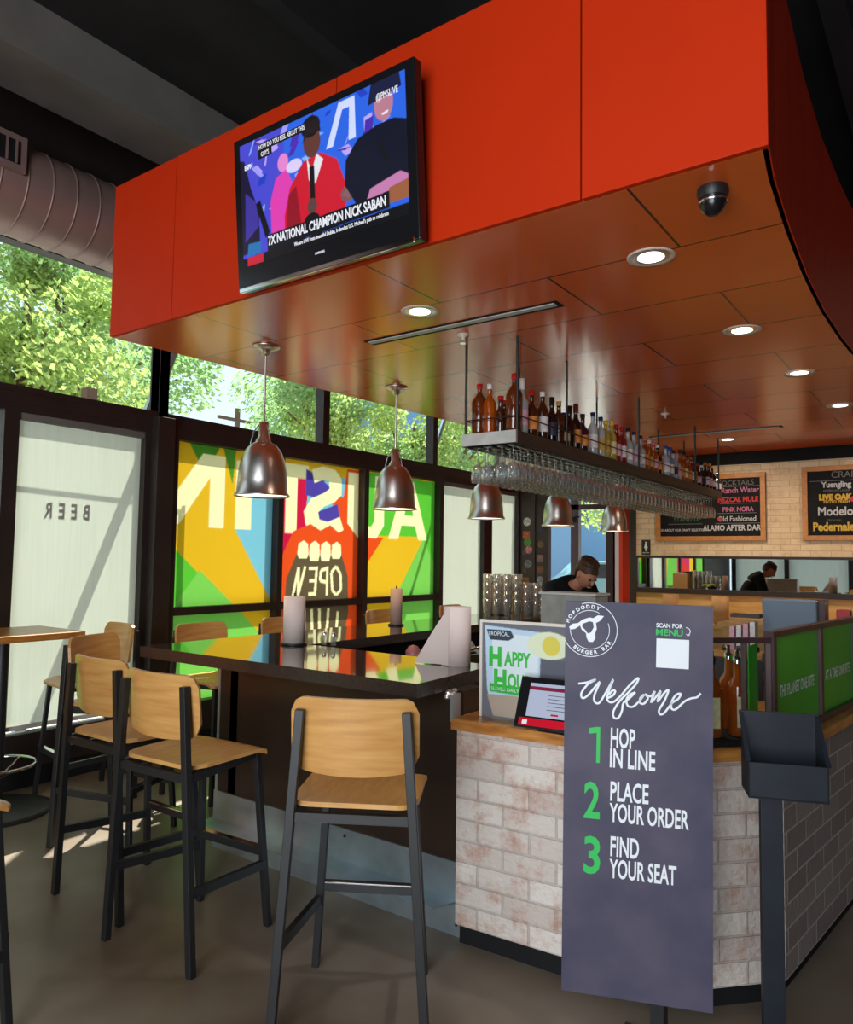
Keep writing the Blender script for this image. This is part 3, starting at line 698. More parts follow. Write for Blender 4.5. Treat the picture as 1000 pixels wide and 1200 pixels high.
downlight(2.997, 1.04, 'bright white recessed downlight nearest the dome camera', 'glowcool', 45, (.9, .95, 1))
downlight(3.016, 2.253, 'recessed downlight left of the long slot vent'); downlight(4.239, .969, 'recessed downlight second from front along the curved edge')
downlight(5.407, .88, 'recessed downlight third from front along the curved edge'); downlight(6.694, .798, 'recessed downlight at the right image edge'); downlight(7.968, 1.975, 'small far recessed downlight above the left chalkboard', power=30)
for y, w in ((2.2, 46), (.6, 46), (-1.2, 46)):   # added spots without fixtures, brightening the back brick wall
    l = bpy.data.lights.new('back_wall_fill', 'SPOT'); l.energy = w; l.spot_size = 2.2; l.spot_blend = 1; l.color = (1, .80, .56); l.shadow_soft_size = .08
    o = bpy.data.objects.new('back_wall_fill', l); COL.objects.link(o); o.location = (7.9, y, ZS - .05); o.rotation_euler = Vector((.75, 0, -1)).to_track_quat('-Z', 'Y').to_euler()
# slot vents
for x, a, b, lb in ((3.30, 1.60, 2.84, 'long narrow slot vent in the canopy above the bar'), (7.45, 1.36, 2.6, 'thin far slot vent in the canopy near the chalkboards')):
    r = thing('slot_vent', lb, 'vent', (x, (a + b) / 2, ZS)); h = (b - a) / 2
    MB().box(-.045, .045, -h, h, -.004, 0).build('slot', 'blackmatte', r)
    MB().box(-.030, .008, -h + .02, h - .02, -.010, -.004).build('blade', mat('vent_grey', (.5, .5, .5), .4), r)
# dome camera
r = thing('dome_camera', 'small black dome security camera under the orange canopy', 'security camera', (2.553, .672, ZS))
MB().lathe([(.05, 0), (.052, -.02), (.046, -.035)], 28).build('base', 'black', r)
MB().lathe([(.046, -.035), (.044, -.055), (.036, -.075), (.02, -.09), (0, -.094)], 28, cap=False).build('dome', 'plastic', r)
MB().lathe([(.047, -.046), (.049, -.050), (.046, -.054)], 28, cap=False).build('ring', 'chrome', r)
# sprinklers
for x, y, lb in ((3.469, 2.282, 'small fire sprinkler beside the long slot vent'), (6.3, 2.07, 'far fire sprinkler above the end of the bottle row')):
    r = thing('fire_sprinkler', lb, 'sprinkler', (x, y, ZS))
    MB().lathe([(.035, 0), (.034, -.008), (.012, -.014), (.010, -.035)], 20).build('escutcheon', 'trimwhite', r)
    MB().lathe([(.018, -.05), (.020, -.052)], 12).tube([(.012, 0, -.03), (.014, 0, -.05)], .002).tube([(-.012, 0, -.03), (-.014, 0, -.05)], .002).build('deflector', 'chrome', r)
# ------------------------------------------------------------------ pendants
def pendant(x, y, label):
    r = thing('pendant_lamp', label, 'pendant lamp', (x, y, ZS), group='brushed metal pendants over the bar')
    MB().lathe([(.0, 0), (.085, 0), (.085, -.008), (.055, -.02), (.03, -.03), (.028, -.05), (.018, -.06), (0.0, -.06)], 28).build('canopy_plate', 'brushed', r)
    MB().tube([(0, 0, -.05), (0, 0, -.47)], .007).build('rod', 'brushed', r)
    MB().lathe([(.008, -.46), (.028, -.465), (.03, -.55), (.045, -.575), (.05, -.59)], 24).build('socket', 'brushed', r)
    m = MB()
    for k in range(3):
        a = 2 * PI * k / 3 + .4; m.tube([(.03 * math.cos(a), .03 * math.sin(a), -.48), (.06 * math.cos(a), .06 * math.sin(a), -.53), (.075 * math.cos(a), .075 * math.sin(a), -.60)], .004, 6)
    m.build('spring_clips', 'chrome', r)
    o = [(.045, -.585), (.075, -.60), (.105, -.635), (.128, -.69), (.140, -.75), (.146, -.82), (.150, -.885), (.165, -.905), (.166, -.912)]
    ls = MB().lathe(o + [(.160, -.910), (.147, -.89), (.142, -.82), (.136, -.75), (.124, -.69), (.10, -.64), (.045, -.60)], 40, cap=False).build('lamp_shade', 'brushed', r)
    MB().lathe([(.152, -.903), (.0, -.903)], 32, cap=False).build('diffuser', 'glowwarm', ls)
    l = bpy.data.lights.new('pendant_light', 'SPOT'); l.energy = 9; l.color = (1, .78, .5); l.spot_size = 2.4; l.spot_blend = .6; l.shadow_soft_size = .08
    b = bpy.data.objects.new('pendant_light', l); COL.objects.link(b); b.location = (x, y, ZS - .93)
    return r


pendant(3.015, 3.41, 'brushed bell pendant nearest the camera, in front of the reversed letter N')
pendant(4.289, 3.41, 'brushed bell pendant hanging in front of the reversed letter U')
pendant(5.60, 3.42, 'brushed bell pendant under the end of the bottle shelf'); pendant(6.99, 3.41, 'brushed bell pendant before the stickered pier')
pendant(8.50, 3.41, 'farthest brushed bell pendant, by the orange wall')
# ------------------------------------------------------------------ television
tvM = Matrix.Translation((2.249, 2.243, 3.178)) @ Matrix.Rotation(math.radians(-4.7), 4, 'Y')
r = thing('television', 'wide black television mounted on the orange canopy showing two men talking', 'television'); r.matrix_world = tvM
TW, TH = 1.075, .715
MB().box(0, .05, -TW / 2, TW / 2, -TH / 2, TH / 2).build('housing', 'plastic', r, bevel=0.006)
MB().box(.05, .09, -.3, .3, -.2, .1).build('wall_bracket', 'black', r)
SW, SH = .985, .572; sy0, sz0 = SW / 2 + .0, -TH / 2 + .107
MB().box(-.012, .0, -TW / 2 + .02, TW / 2 - .02, -TH / 2 - .012, -TH / 2 + .012).build('lower_trim', 'chrome', r, bevel=.004)
Q = []
B = lambda c, *pts: Q.append(([(u * SW, v * SH) for u, v in pts], S(*c))); Be = lambda c, u, v, a, b: Q.append((('e', u * SW, v * SH, a * SW, b * SH), S(*c)))
B((70, 70, 200), (0, 0), (.3, 0), (.3, 1), (0, 1)); B((40, 96, 220), (.3, 0), (1, 0), (1, 1), (.3, 1))
rnd = random.Random(4)
for k in range(46):
    u, v = rnd.uniform(.05, .85), rnd.uniform(.3, .97); a = rnd.uniform(.01, .05); b = rnd.uniform(.02, .14); s_ = rnd.uniform(-.06, .06)
    B(rnd.choice([(150, 150, 240), (120, 170, 245), (30, 60, 190), (180, 160, 235), (70, 40, 170)]), (u, v), (u + a, v + .01), (u + a + s_, v + b), (u + s_, v + b * .9))
B((200, 210, 250), (.56, .68), (.60, .68), (.66, .92), (.70, .92), (.69, .68), (.73, .68), (.73, .98), (.64, .98))
B((214, 60, 170), (.20, .14), (.34, .14), (.36, .5), (.31, .66), (.24, .62), (.20, .45)); Be((220, 130, 200), .29, .72, .035, .07)
Be((210, 200, 240), .36, .66, .05, .05)
B((26, 18, 50), (0, .1), (.12, .1), (.12, .42), (.07, .62), (.03, .86), (0, .88)); B((60, 50, 150), (.02, .2), (.12, .3), (.10, .5), (.03, .6))
B((14, 12, 20), (.10, .48), (.13, .50), (.19, .22), (.16, .18))
B((196, 22, 44), (.29, .12), (.66, .12), (.67, .36), (.62, .58), (.52, .68), (.42, .66), (.33, .50), (.29, .3)); B((140, 14, 34), (.29, .12), (.40, .12), (.37, .5), (.32, .45))
B((220, 220, 230), (.44, .68), (.47, .56), (.50, .68), (.54, .62), (.49, .46), (.45, .5))
Be((92, 52, 44), .475, .78, .052, .115); Be((14, 12, 16), .47, .90, .058, .08); B((30, 18, 20), (.42, .8), (.44, .94), (.52, .95), (.53, .84), (.45, .85))
B((12, 12, 16), (.455, .60), (.485, .60), (.485, .34), (.455, .34)); Be((90, 60, 60), .465, .30, .03, .06); Be((16, 14, 20), .46, .18, .05, .07)
Be((120, 80, 86), .68, .30, .045, .06); B((130, 90, 96), (.64, .30), (.72, .40), (.73, .37), (.68, .26))
B((8, 12, 34), (.66, .36), (.67, .54), (.74, .66), (.84, .70), (.94, .70), (1, .66), (1, .2), (.72, .2)); Be((178, 120, 140), .885, .83, .05, .12); B((20, 24, 60), (.80, .86), (.82, 1), (.97, 1), (.98, .90), (.9, .88))
B((230, 220, 230), (.87, .765), (.91, .775), (.905, .755), (.88, .75)); B((190, 120, 170), (.78, .2), (.80, .27), (.96, .32), (1, .28), (1, .22)); B((150, 90, 60), (.90, .12), (1, .12), (1, .25), (.90, .23))
B((10, 10, 14), (.885, .42), (.90, .43), (.87, .56), (.85, .56))
B((10, 12, 22), (.17, .07), (.90, .09), (.90, .205), (.17, .20)); B((4, 5, 8), (0, 0), (1, 0), (1, .085), (0, .07)); B((190, 30, 50), (.03, .0), (.14, 0), (.14, .07), (.03, .07)); B((30, 110, 170), (.03, .08), (.12, .08), (.13, .17), (.04, .18))
scr = raster('screen', 300, 180, SW, SH, Q, attr_emit('screen_picture', 1.1), r, frame((-.0015, sy0, sz0), (0, -1, 0), (0, 0, 1)))
MT['em_white'] = mat('screen_white', (0, 0, 0), .5, emit=(.9, .92, 1), es=.9)
sc_ = lambda u, v: FX((-.0030, sy0 - u * SW, sz0 + v * SH))
text('headline', '7X NATIONAL CHAMPION NICK SABAN', .058, 'em_white', scr, sc_(.53, .145), sx=.66, bold=.0012)
text('ticker', "We are LIVE from beautiful Dublin, Ireland at U.S. Michael's pub to celebrate", .024, 'em_white', scr, sc_(.62, .052), sx=.72)
MB().box(-.0026, -.0020, sy0 - .44 * SW, sy0 - .13 * SW, sz0 + .885 * SH, sz0 + .945 * SH).box(-.0026, -.0020, sy0 - .22 * SW, sy0 - .13 * SW, sz0 + .825 * SH, sz0 + .885 * SH).build('caption_box', 'blackmatte', scr)
text('caption', 'HOW DO YOU FEEL ABOUT THIS', .030, 'em_white', scr, sc_(.285, .915), sx=.66); text('caption', "GUY'S", .030, 'em_white', scr, sc_(.175, .855), sx=.66)
text('channel_tag', '@PMSLIVE', .040, 'em_white', scr, sc_(.905, .885), sx=.62); text('channel_logo', 'ESPN', .030, 'em_white', scr, sc_(.06, .80), sx=.8, bold=.001)
text('maker_mark', 'SAMSUNG', .014, 'em_white', r, FX((-.001, 0, -TH / 2 + .068)), sx=.9)

# ================================================================== BAR
r = thing('bar_counter', 'large U-shaped bar with dark polished stone top and brown panelled base', 'bar counter', (2.7, 2.6, 0))
L = lambda x, y: (x - 2.7, y - 2.6)
BT = 1.07
outer = [(2.43, 1.80), (2.43, 3.70), (6.7, 3.70), (6.7, 3.08), (3.10, 3.08), (3.10, 1.84)]
outer = [L(*p) for p in outer]
MB().prism(outer, BT - .006, BT, 0, 1).build('countertop', ['quartz', 'quartzedge'], r, bevel=.002)
MB().prism(outer, BT - .058, BT - .006).build('countertop_edge', 'quartzedge', r)
# base
MB().box(0, .16, -.85, .66, .0, BT - .058).box(.0, 4.0, .60, .76, 0, BT - .058).build('base_panel', 'panel', r)
MB().box(.16, .19, -.87, .60, 0, BT - .058).box(0.16, 4.0, .57, .60, 0, BT - .058).build('inner_panel', 'blackmatte', r)
MB().box(-.004, 0.0, .742, .76, 0, BT - .058).build('end_strip', 'steel', r)
MB().box(-.012, -.001, -.86, .76, .0, .30).build('kick_plate', 'steel', r)
MB().add([(-.14, -.80, .148), (-.001, -.86, .148), (-.001, .76, .148), (-.14, .76, .148), (-.14, -.80, .154), (-.001, -.86, .154), (-.001, .76, .154), (-.14, .76, .154)], [(3, 2, 1, 0), (4, 5, 6, 7), (0, 1, 5, 4), (2, 3, 7, 6), (3, 0, 4, 7)]).build('foot_ledge', 'steel', r)
for y in (-.83, -.2, .4): 
    for z in (.05, .27): MB().lathe([(.008, -.016), (.008, -.012)], 8, (0, y, z), axis='x').build('bolt', 'black', r)
MB().box(-.14, -.09, -.86, -.80, .0, BT - .06) if False else None
# under-bar work shelf inside the U, with speed rail
tag(MB().box(2.90, 5.1, 2.80, 3.02, .78, .82).box(2.95, 5.0, 2.80, 2.83, .0, .78).build('back_bar_shelf', 'black'), 'black under-counter work shelf inside the bar', 'shelf')
tag(MB().box(3.12, 3.55, 1.9, 2.78, .80, .84).box(3.5, 3.53, 1.95, 2.75, 0, .80).build('work_counter', 'black'), 'black steel work counter behind the bar front', 'work counter')

# ------------------------------------------------------------------ paper towel rolls
def towel(x, y, z, label, m='kraftp', rad=.062, h=.275, disc=True):
    r = thing('paper_towel_roll', label, 'paper towel roll', (x, y, z), group='paper towel rolls on the counters')
    MB().lathe([(.02, .012), (rad, .012), (rad, h), (.022, h), (.022, h - .03)], 32).build('roll', m, r)
    if disc: MB().lathe([(rad + .012, 0), (rad + .016, .006), (rad + .012, .012)], 32).build('holder_base', 'black', r)
    if disc: MB().tube([(0, 0, 0), (0, 0, h + .02)], .006).build('holder_rod', 'black', r)
    return r


towel(3.045, 3.10 + .04, BT, 'paper towel roll on the near bar top, on a dark round holder', m='paper')
towel(4.42, 3.48, BT, 'slim paper towel roll on the window side of the bar', rad=.045)
towel(5.95, 3.50, BT, 'brown paper towel roll at the far end of the window-side bar', rad=.06)
r = thing('unrolled_towel_roll', 'big paper towel roll with its sheet pulled down over the bar corner', 'paper towel roll', (2.985, 1.98, BT))
MB().lathe([(.02, 0), (.066, 0), (.066, .275), (.022, .275)], 36).build('roll', 'paper', r)
cols = []
for i in range(13):
    t = i / 12; x0, y0 = -.066 * math.cos(t * 1.3), .066 * math.sin(t * 1.3)
    top = .275 - .255 * t ** 1.1; cols.append([])
    for j in range(7):
        s_ = j / 6; z = .004 + (top - .004) * s_
        cols[-1].append(((-.070 + .012 * math.sin(t * 5) * (1 - s_), .0 + .185 * t, z), (-1, -.25 * math.cos(3 * t), 0)))
MB().sheet(cols, .0025).build('loose_sheet', 'paper', r)

# ------------------------------------------------------------------ brick order counter
r = thing('order_counter', 'whitewashed brick order counter with an orange butcher block top', 'order counter', (3.2, 1.0, 0))
L2 = lambda x, y: (x - 3.2, y - 1.0)
fb = [(2.625, 1.735), (2.685, .93), (2.75, .80), (3.0, .565), (6.0, .205)]
inner_ = [(6.0, 1.05), (3.25, 1.10), (3.15, 1.2), (3.05, 1.735)]
bb = [(x + .004, y) for x, y in fb]
MB().prism([L2(*p) for p in [(2.66, 1.735), (2.71, .95), (2.78, .83), (3.02, .60), (6.0, .24)] + inner_], 0, .085).build('toe_kick', 'blackmatte', r)
m = MB()
for (a, b) in zip(fb[:-2], fb[1:-1]): m.add([(*L2(*a), .085), (*L2(*a), .872), (*L2(*b), .872), (*L2(*b), .085)], [(0, 1, 2, 3)])
a, b = inner_[-1], fb[0]; m.add([(*L2(*a), .085), (*L2(*a), .872), (*L2(*b), .872), (*L2(*b), .085)], [(0, 1, 2, 3)])
pl = fb + inner_; m.add([(*L2(*p), .085) for p in pl], [tuple(range(len(pl)))])
m.build('brick_front', 'brick', r)
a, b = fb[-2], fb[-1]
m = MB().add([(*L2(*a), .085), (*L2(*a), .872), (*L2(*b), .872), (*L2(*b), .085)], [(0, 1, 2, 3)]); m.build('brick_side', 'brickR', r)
MB().prism([L2(*p) for p in [(2.59, 1.745), (2.65, .91), (2.72, .77), (2.985, .53), (6.0, .17)] + [(6.0, 1.10), (3.28, 1.13), (3.18, 1.24), (3.08, 1.745)]], .872, .914).build('wooden_top', 'butcher', r, bevel=.004)
MB().box(2.60 - 3.2, 2.66 - 3.2, .742, .756, .90, 1.01).build('end_bracket', 'steel', r)
# crumpled wrap on the bracket
m = MB()
for k in range(7): m.ball((random.uniform(-.03, .05), random.uniform(-.02, .02), random.uniform(0, .02)), .018, .014, .012, 8, 6)
o = m.build('crumpled_wrap', 'reflector'); o.location = (2.66, 1.79, .99); tag(o, 'crumpled clear wrap under the bar corner', 'plastic wrap')
# far counter
r = thing('far_counter', 'far pale counter behind the bar, under the leaning man', 'counter', (5.2, 2.15, 0))
MB().box(-.30, .25, -.5, .5, .93, .96).build('countertop', 'greywhite', r); MB().box(-.25, .23, -.48, .48, 0, .93).build('base', 'wainscot', r)
r = thing('till_cabinet', 'pale boxy cabinet on the far counter in front of the leaning person', 'cabinet', (5.2, 2.4, .96)); MB().box(-.12, .12, -.22, .22, 0, .36).build('body', 'greywhite', r, bevel=.01); MB().box(-.13, .13, -.23, .23, .36, .375).build('lid', 'white', r)
# wooden back shelf box seen past the display case
r = thing('wooden_cabinet', 'pale wooden cabinet between the display case and the back wall', 'cabinet', (6.35, 1.22, 0))
MB().box(-.25, .25, -.3, .35, 0, 1.08).build('body', 'wainscot', r); MB().box(-.28, .28, -.33, .38, 1.08, 1.11).build('top', 'wainscot', r)
# ================================================================== HANGING BOTTLE SHELF
SX0, SX1, SY0, SY1, SZ = 3.63, 7.95, 2.03, 2.39, 2.30
r = thing('hanging_bottle_shelf', 'long dark wood shelf hung from the canopy holding bottles and glasses', 'hanging shelf', (SX0, 2.21, SZ))
w = (SY1 - SY0) / 2; ln = SX1 - SX0
MB().box(.02, ln, -w + .02, w - .02, -.02, -.002).build('shelf_board', 'darkwood', r)
MB().box(.02, ln, -w, -w + .02, -.072, .0).build('front_board', 'darkwood', r); MB().box(.02, ln, w - .02, w, -.072, 0).build('rear_board', 'darkwood', r)
MB().box(0, .02, -w, w, -.07, 0).build('end_board', 'greywhite', r)
for x in (3.66, 4.30, 5.58, 7.05, 7.85):
    for y in (-w + .008, w - .008): MB().tube([(x - SX0, y, -.03), (x - SX0, y, ZS - SZ)], .008, 8).build('hanger_rod', 'black', r)
for y in (-w + .004, w - .004): MB().tube([(.03, y, .085), (ln - .1, y, .085)], .004, 6).build('guard_rail', 'black', r)
MB().tube([(.03, -w + .004, .085), (.03, w - .004, .085)], .004, 6).build('guard_rail', 'black', r)
for k in range(5):
    y = -w + .03 + k * (2 * w - .06) / 4
    MB().box(.03, ln - .1, y - .006, y + .006, -.082, -.074).build('stemware_rail', 'black', r)


def lathe_bottle(kind, h, rad, body, cap, lab, name, label, loc, group, rz=0):
    r = thing(name, label, 'bottle', loc, rz, group)
    nr = .014; sh = h * {'bourbon': .70, 'wine': .60, 'tall': .66, 'squat': .60}[kind]
    prof = [(0, 0), (rad * .92, 0), (rad, .006), (rad, sh * .92), (rad * .86, sh), (rad * .5, sh + h * .07), (nr, sh + h * .12), (nr, h * .90), (nr + .002, h * .905), (nr + .002, h * .93), (0, h * .93)]
    if kind == 'wine': prof[4:7] = [(rad * .8, sh * 1.0), (rad * .45, sh + h * .09), (nr, sh + h * .16)]
    gb = MB().lathe(prof, 18, cap=False).build('glass_body', 'b_' + body, r)
    MB().lathe([(nr + .003, h * .90 if kind != 'wine' else h * .8), (nr + .003, h), (0, h)], 14).build('cap', cap, r)
    if lab: MB().lathe([(rad + .0008, sh * .25), (rad + .0008, sh * .72)], 18, cap=False).build('label', 'l_' + lab, gb)
    return r


GR = 'liquor bottles on the hanging shelf'
def ry(px, y):    # x on the shelf where the bottle stands
    vx = (px - 500) / 874.0
    # ray direction horizontally (x, y) at shelf height
    v = [RA[0][0] * vx + RA[0][2], RA[1][0] * vx + RA[1][2]]
    return y * (v[0] + RA[0][1] * -.12) / (v[1] + RA[1][1] * -.12)


ends = [(2.335, .315, .048, 'bourbon', 'redcap', None, 'bourbon', 'amber whiskey bottle with a red cap at the outer end corner of the hanging shelf'),
        (2.265, .305, .040, 'whiskey', 'whitec', None, 'tall', 'round amber bottle with a pale wrapped neck, second on the shelf end'),
        (2.19, .225, .030, 'brown', 'redcap', None, 'squat', 'short dark amber bottle with a red cap, third on the shelf end'),
        (2.10, .345, .048, 'bourbon', 'redcap', None, 'bourbon', 'tallest amber bottle with a red cap at the shelf corner nearest the brown board')]
for y, h, rad, bd, cp, lb, kd, lab in ends: lathe_bottle(kd, h, rad, bd, cp, lb, 'liquor_bottle', lab, (3.735, y, SZ), GR)
front = [(612, .33, 'clear', 'whitec', 'pinkl', 'wine'), (623, .28, 'brown', 'redcap', 'orange', 'squat'), (636, .30, 'brown', 'whitec', 'white', 'tall'), (647, .29, 'dark', 'blackc', 'darkl', 'wine'), (655, .28, 'brown', 'gold', None, 'tall'),
         (661, .22, 'dark', 'navy', 'cream', 'squat'), (667.5, .28, 'dark', 'blackc', None, 'wine'), (675, .31, 'dark', 'wine', 'orange', 'wine'), (683, .26, 'purple', 'blackc', 'orange', 'squat'), (695, .30, 'clear', 'navy', 'white', 'tall'),
         (704, .29, 'clear', 'navy', 'goldl', 'tall'), (710, .28, 'yellowl', 'yellow', 'goldl', 'tall'), (717, .29, 'yellowl', 'yellow', 'cream', 'tall'), (722.5, .28, 'redl', 'redcap', 'pinkl', 'tall'), (729, .28, 'redl', 'redcap', 'white', 'tall'),
         (736, .29, 'clear', 'navy', 'white', 'squat'), (743, .28, 'clear', 'navy', 'pinkl', 'squat'), (750.5, .27, 'clear', 'blackc', 'white', 'squat'), (756, .27, 'whiskey', 'pink', 'orange', 'tall'), (761, .26, 'whiskey', 'whitec', 'goldl', 'tall'),
         (766, .26, 'whiskey', 'pink', 'pinkl', 'squat'), (770.5, .25, 'brown', 'whitec', 'orange', 'squat'), (780, .27, 'clear', 'blue', 'white', 'squat'), (784.5, .27, 'bluel', 'blue', 'white', 'squat'), (789, .25, 'clear', 'navy', 'darkl', 'squat'),
         (793, .24, 'clear', 'pink', 'pinkl', 'squat'), (797, .28, 'whiskey', 'blackc', 'orange', 'squat'), (801.5, .28, 'whiskey', 'blackc', 'cream', 'squat'), (805.5, .26, 'whiskey', 'wine', 'orange', 'squat'), (809, .26, 'redl', 'amber', 'white', 'squat'),
         (812.5, .27, 'brown', 'wine', 'goldl', 'tall'), (817, .22, 'dark', 'redcap', 'pinkl', 'squat'), (822, .22, 'dark', 'whitec', 'darkl', 'squat'), (826, .26, 'dark', 'amber', 'white', 'squat'), (830, .26, 'dark', 'amber', 'pinkl', 'squat'), (834, .25, 'dark', 'gold', 'white', 'squat'), (840, .2, 'purple', 'navy', 'white', 'squat')]
cw = dict(redcap='red', whitec='white', blackc='black', gold='gold', navy='navy', wine='dark red', yellow='yellow', pink='pink', amber='amber', blue='blue')
bw_ = dict(clear='clear', brown='brown', dark='dark', purple='dark purple', whiskey='amber', yellowl='yellow', redl='red', bluel='pale blue')
lw_ = dict(pinkl='pink', orange='orange', white='white', darkl='dark', cream='cream', goldl='gold')
marks = ['near the shelf corner', 'before the second rod', 'after the second rod', 'mid shelf', 'before the third rod', 'after the third rod', 'before the fourth rod', 'at the far end']
for i, (px, h, bd, cp, lb, kd) in enumerate(front):
    mk = marks[0] if px < 640 else marks[1] if px < 665 else marks[2] if px < 700 else marks[3] if px < 725 else marks[4] if px < 752 else marks[5] if px < 790 else marks[6] if px < 815 else marks[7]
    sz = 'tall ' if kd == 'wine' else ''
    lathe_bottle(kd, h, .036 if kd != 'squat' else .040, bd, cp, lb, 'liquor_bottle', '%s%s bottle, %s cap%s, front row %s' % (sz, bw_[bd], cw[cp], (', %s label' % lw_[lb]) if lb else '', mk), (ry(px, 2.085), 2.085, SZ), GR)
rb = [(k, random.choice(['brown', 'dark', 'clear', 'whiskey']), random.choice(['blackc', 'navy', 'gold', 'whitec', 'redcap'])) for k in range(20)]
for k, bd, cp in rb: lathe_bottle('tall', .25, .035, bd, cp, 'cream', 'liquor_bottle', 'liquor bottle in the shaded rear row of the hanging shelf', (3.95 + k * .19, 2.29, SZ), GR)
# wine glasses
wg = MB().lathe([(.0, 0), (.033, -.001), (.034, -.003), (.006, -.008), (.004, -.02), (.004, -.085), (.010, -.095), (.030, -.112), (.038, -.14), (.039, -.17), (.035, -.205), (.0335, -.205), (.0375, -.17), (.0365, -.14), (.028, -.115), (0.0, -.10)], 14, cap=False)
first = wg.build('wine_glass', 'wineglass')
tag(first, 'clear stemmed glass hanging upside down under the long shelf', 'wine glass', 'stemmed glasses hanging under the bottle shelf')
n = 0
for row in range(4):
    y = SY0 + .012 + (row + .5) * .084
    for k in range(47):
        x = 3.70 + k * .088 + (row % 2) * .02 + random.uniform(-.002, .002)
        o = first if n == 0 else first.copy()
        if n: COL.objects.link(o)
        o.location = (x, y, SZ - .073); o.rotation_euler = (random.uniform(-.008, .008), random.uniform(-.008, .008), 0); n += 1

# ================================================================== STOOLS
def stool_proto():
    r = thing('bar_stool', '', 'bar stool', group='plywood and black metal bar stools')
    # local +x is the way the sitter faces
    fr, rr = (.215, .21), (-.235, .255)
    for s_ in (-1, 1):
        MB().bar((rr[0], s_ * rr[1], 0), (-.245, s_ * .178, 1.065), .028, .030, up=(0, 1, 0)).build('leg', 'black', r, bevel=.002)
        MB().bar((fr[0], s_ * fr[1], 0), (.165, s_ * .165, .735), .026, .028, up=(0, 1, 0)).build('leg', 'black', r, bevel=.002)
        MB().bar((.165, s_ * .165, .728), (-.235, s_ * .20, .715), .022, .035).build('seat_frame', 'black', r)
        MB().bar((.200, s_ * .197, .26), (-.237, s_ * .233, .295), .022, .034).build('side_rung', 'black', r)
    fr_ = MB().bar((.198, -.195, .31), (.198, .195, .31), .030, .030).build('footrest', 'black', r)
    MB().bar((.200, -.185, .327), (.200, .185, .327), .026, .004).build('footrest_cap', 'chrome', fr_)
    MB().bar((-.236, -.2, .715), (-.236, .2, .715), .022, .03).build('rear_rail', 'black', r)
    cols = []
    for i in range(21):
        y = -.215 + .43 * i / 20; c = max(0, abs(y) - .150) / .065; cut = .075 * (1 - math.sqrt(max(0, 1 - c * c)))
        x0 = -.225 + cut; x1 = .205 - cut * .35; col = []
        for j in range(15):
            t = j / 14; x = x0 + (x1 - x0) * t; z = .752 - .012 * math.cos(min(1, abs(x) / .2) * PI / 2) * (1 - (y / .215) ** 2) - (.018 * max(0, (t - .8) / .2) ** 2)
            col.append(((x, y, z), (-.0, 0, 1)))
        cols.append(col)
    MB().sheet(cols, .016).build('seat', 'ply', r)
    cols = []
    for i in range(25):
        y = -.215 + .43 * i / 24; c = max(0, abs(y) - .165) / .05; cut = .05 * (1 - math.sqrt(max(0, 1 - c * c)))
        z0 = .865 + cut - .018 * (1 - (y / .215) ** 2); z1 = 1.105 - cut; xb_ = -.262 + .045 * (y / .215) ** 2; col = []
        for j in range(9):
            z = z0 + (z1 - z0) * j / 8; col.append(((xb_ - .10 * (z - .985) - (.0), y, z), (1, -.4 * y / .215, .1)))
        cols.append(col)
    cols = [[((p[0] + .022, p[1], p[2]), nn) for p, nn in c] for c in cols]
    MB().sheet(cols, .014).build('backrest', 'ply', r)
    return r


P0 = stool_proto()
stools = [((2.095, 1.785, 0), math.radians(31), 'nearest bar stool, seen squarely from behind, at the bar corner'),
          ((2.045, 2.655, 0), math.radians(4), 'bar stool at the bar front, left of the nearest one'),
          ((2.12, 3.21, 0), math.radians(1), 'bar stool at the bar front, second to the left of the nearest one'),
          ((2.47, 3.90, 0), math.radians(-68), 'bar stool at the outer left end of the bar, its back in shade'),
          ((2.70, 4.70, 0), math.radians(172), 'bar stool by the white shade, facing the high table'),
          ((3.30, 4.10, 0), math.radians(-90), 'window-side bar stool, its back just showing over the bar top by the green film'),
          ((4.05, 4.10, 0), math.radians(-92), 'bar stool on the window side, partly behind the nearest paper towel roll'),
          ((5.25, 4.10, 0), math.radians(-90), 'bar stool on the window side, beyond the slim paper towel roll'),
          ((6.35, 4.08, 0), math.radians(-88), 'far bar stool on the window side, in front of the white shade'),
          ((1.03, 2.765, 0), math.radians(4), 'black stool leg cut off at the lower left image edge')]
for i, (p, a, lb) in enumerate(stools):
    if i: copy_thing(P0, p, a, lb)
for i, (p, a, lb) in enumerate(stools[:1]): P0.location = p; P0.rotation_euler = (0, 0, a); P0['label'] = lb

# ------------------------------------------------------------------ high table
r = thing('high_table', 'wood-topped high table on a black column at the left edge', 'table', (2.22, 4.82, 0))
MB().box(-.75, .36, -.30, .28, 1.045, 1.085).build('tabletop', 'butcher', r, bevel=.003)
MB().tube([(0, 0, .02), (0, 0, 1.045)], .038, 16).build('column', 'black', r)
MB().lathe([(.32, 0), (.32, .012), (.29, .022), (.05, .03)], 40).build('base_plate', 'black', r)
MB().tube([(.21 * math.cos(a * PI / 16), .21 * math.sin(a * PI / 16), .28) for a in range(32)], .010, 8, closed=True).build('foot_ring', 'chrome', r)
m = MB()
for k in range(3): a = k * 2 * PI / 3 + .5; m.tube([(.03 * math.cos(a), .03 * math.sin(a), .20), (.21 * math.cos(a), .21 * math.sin(a), .28)], .006, 6)
m.build('ring_spokes', 'chrome', r)

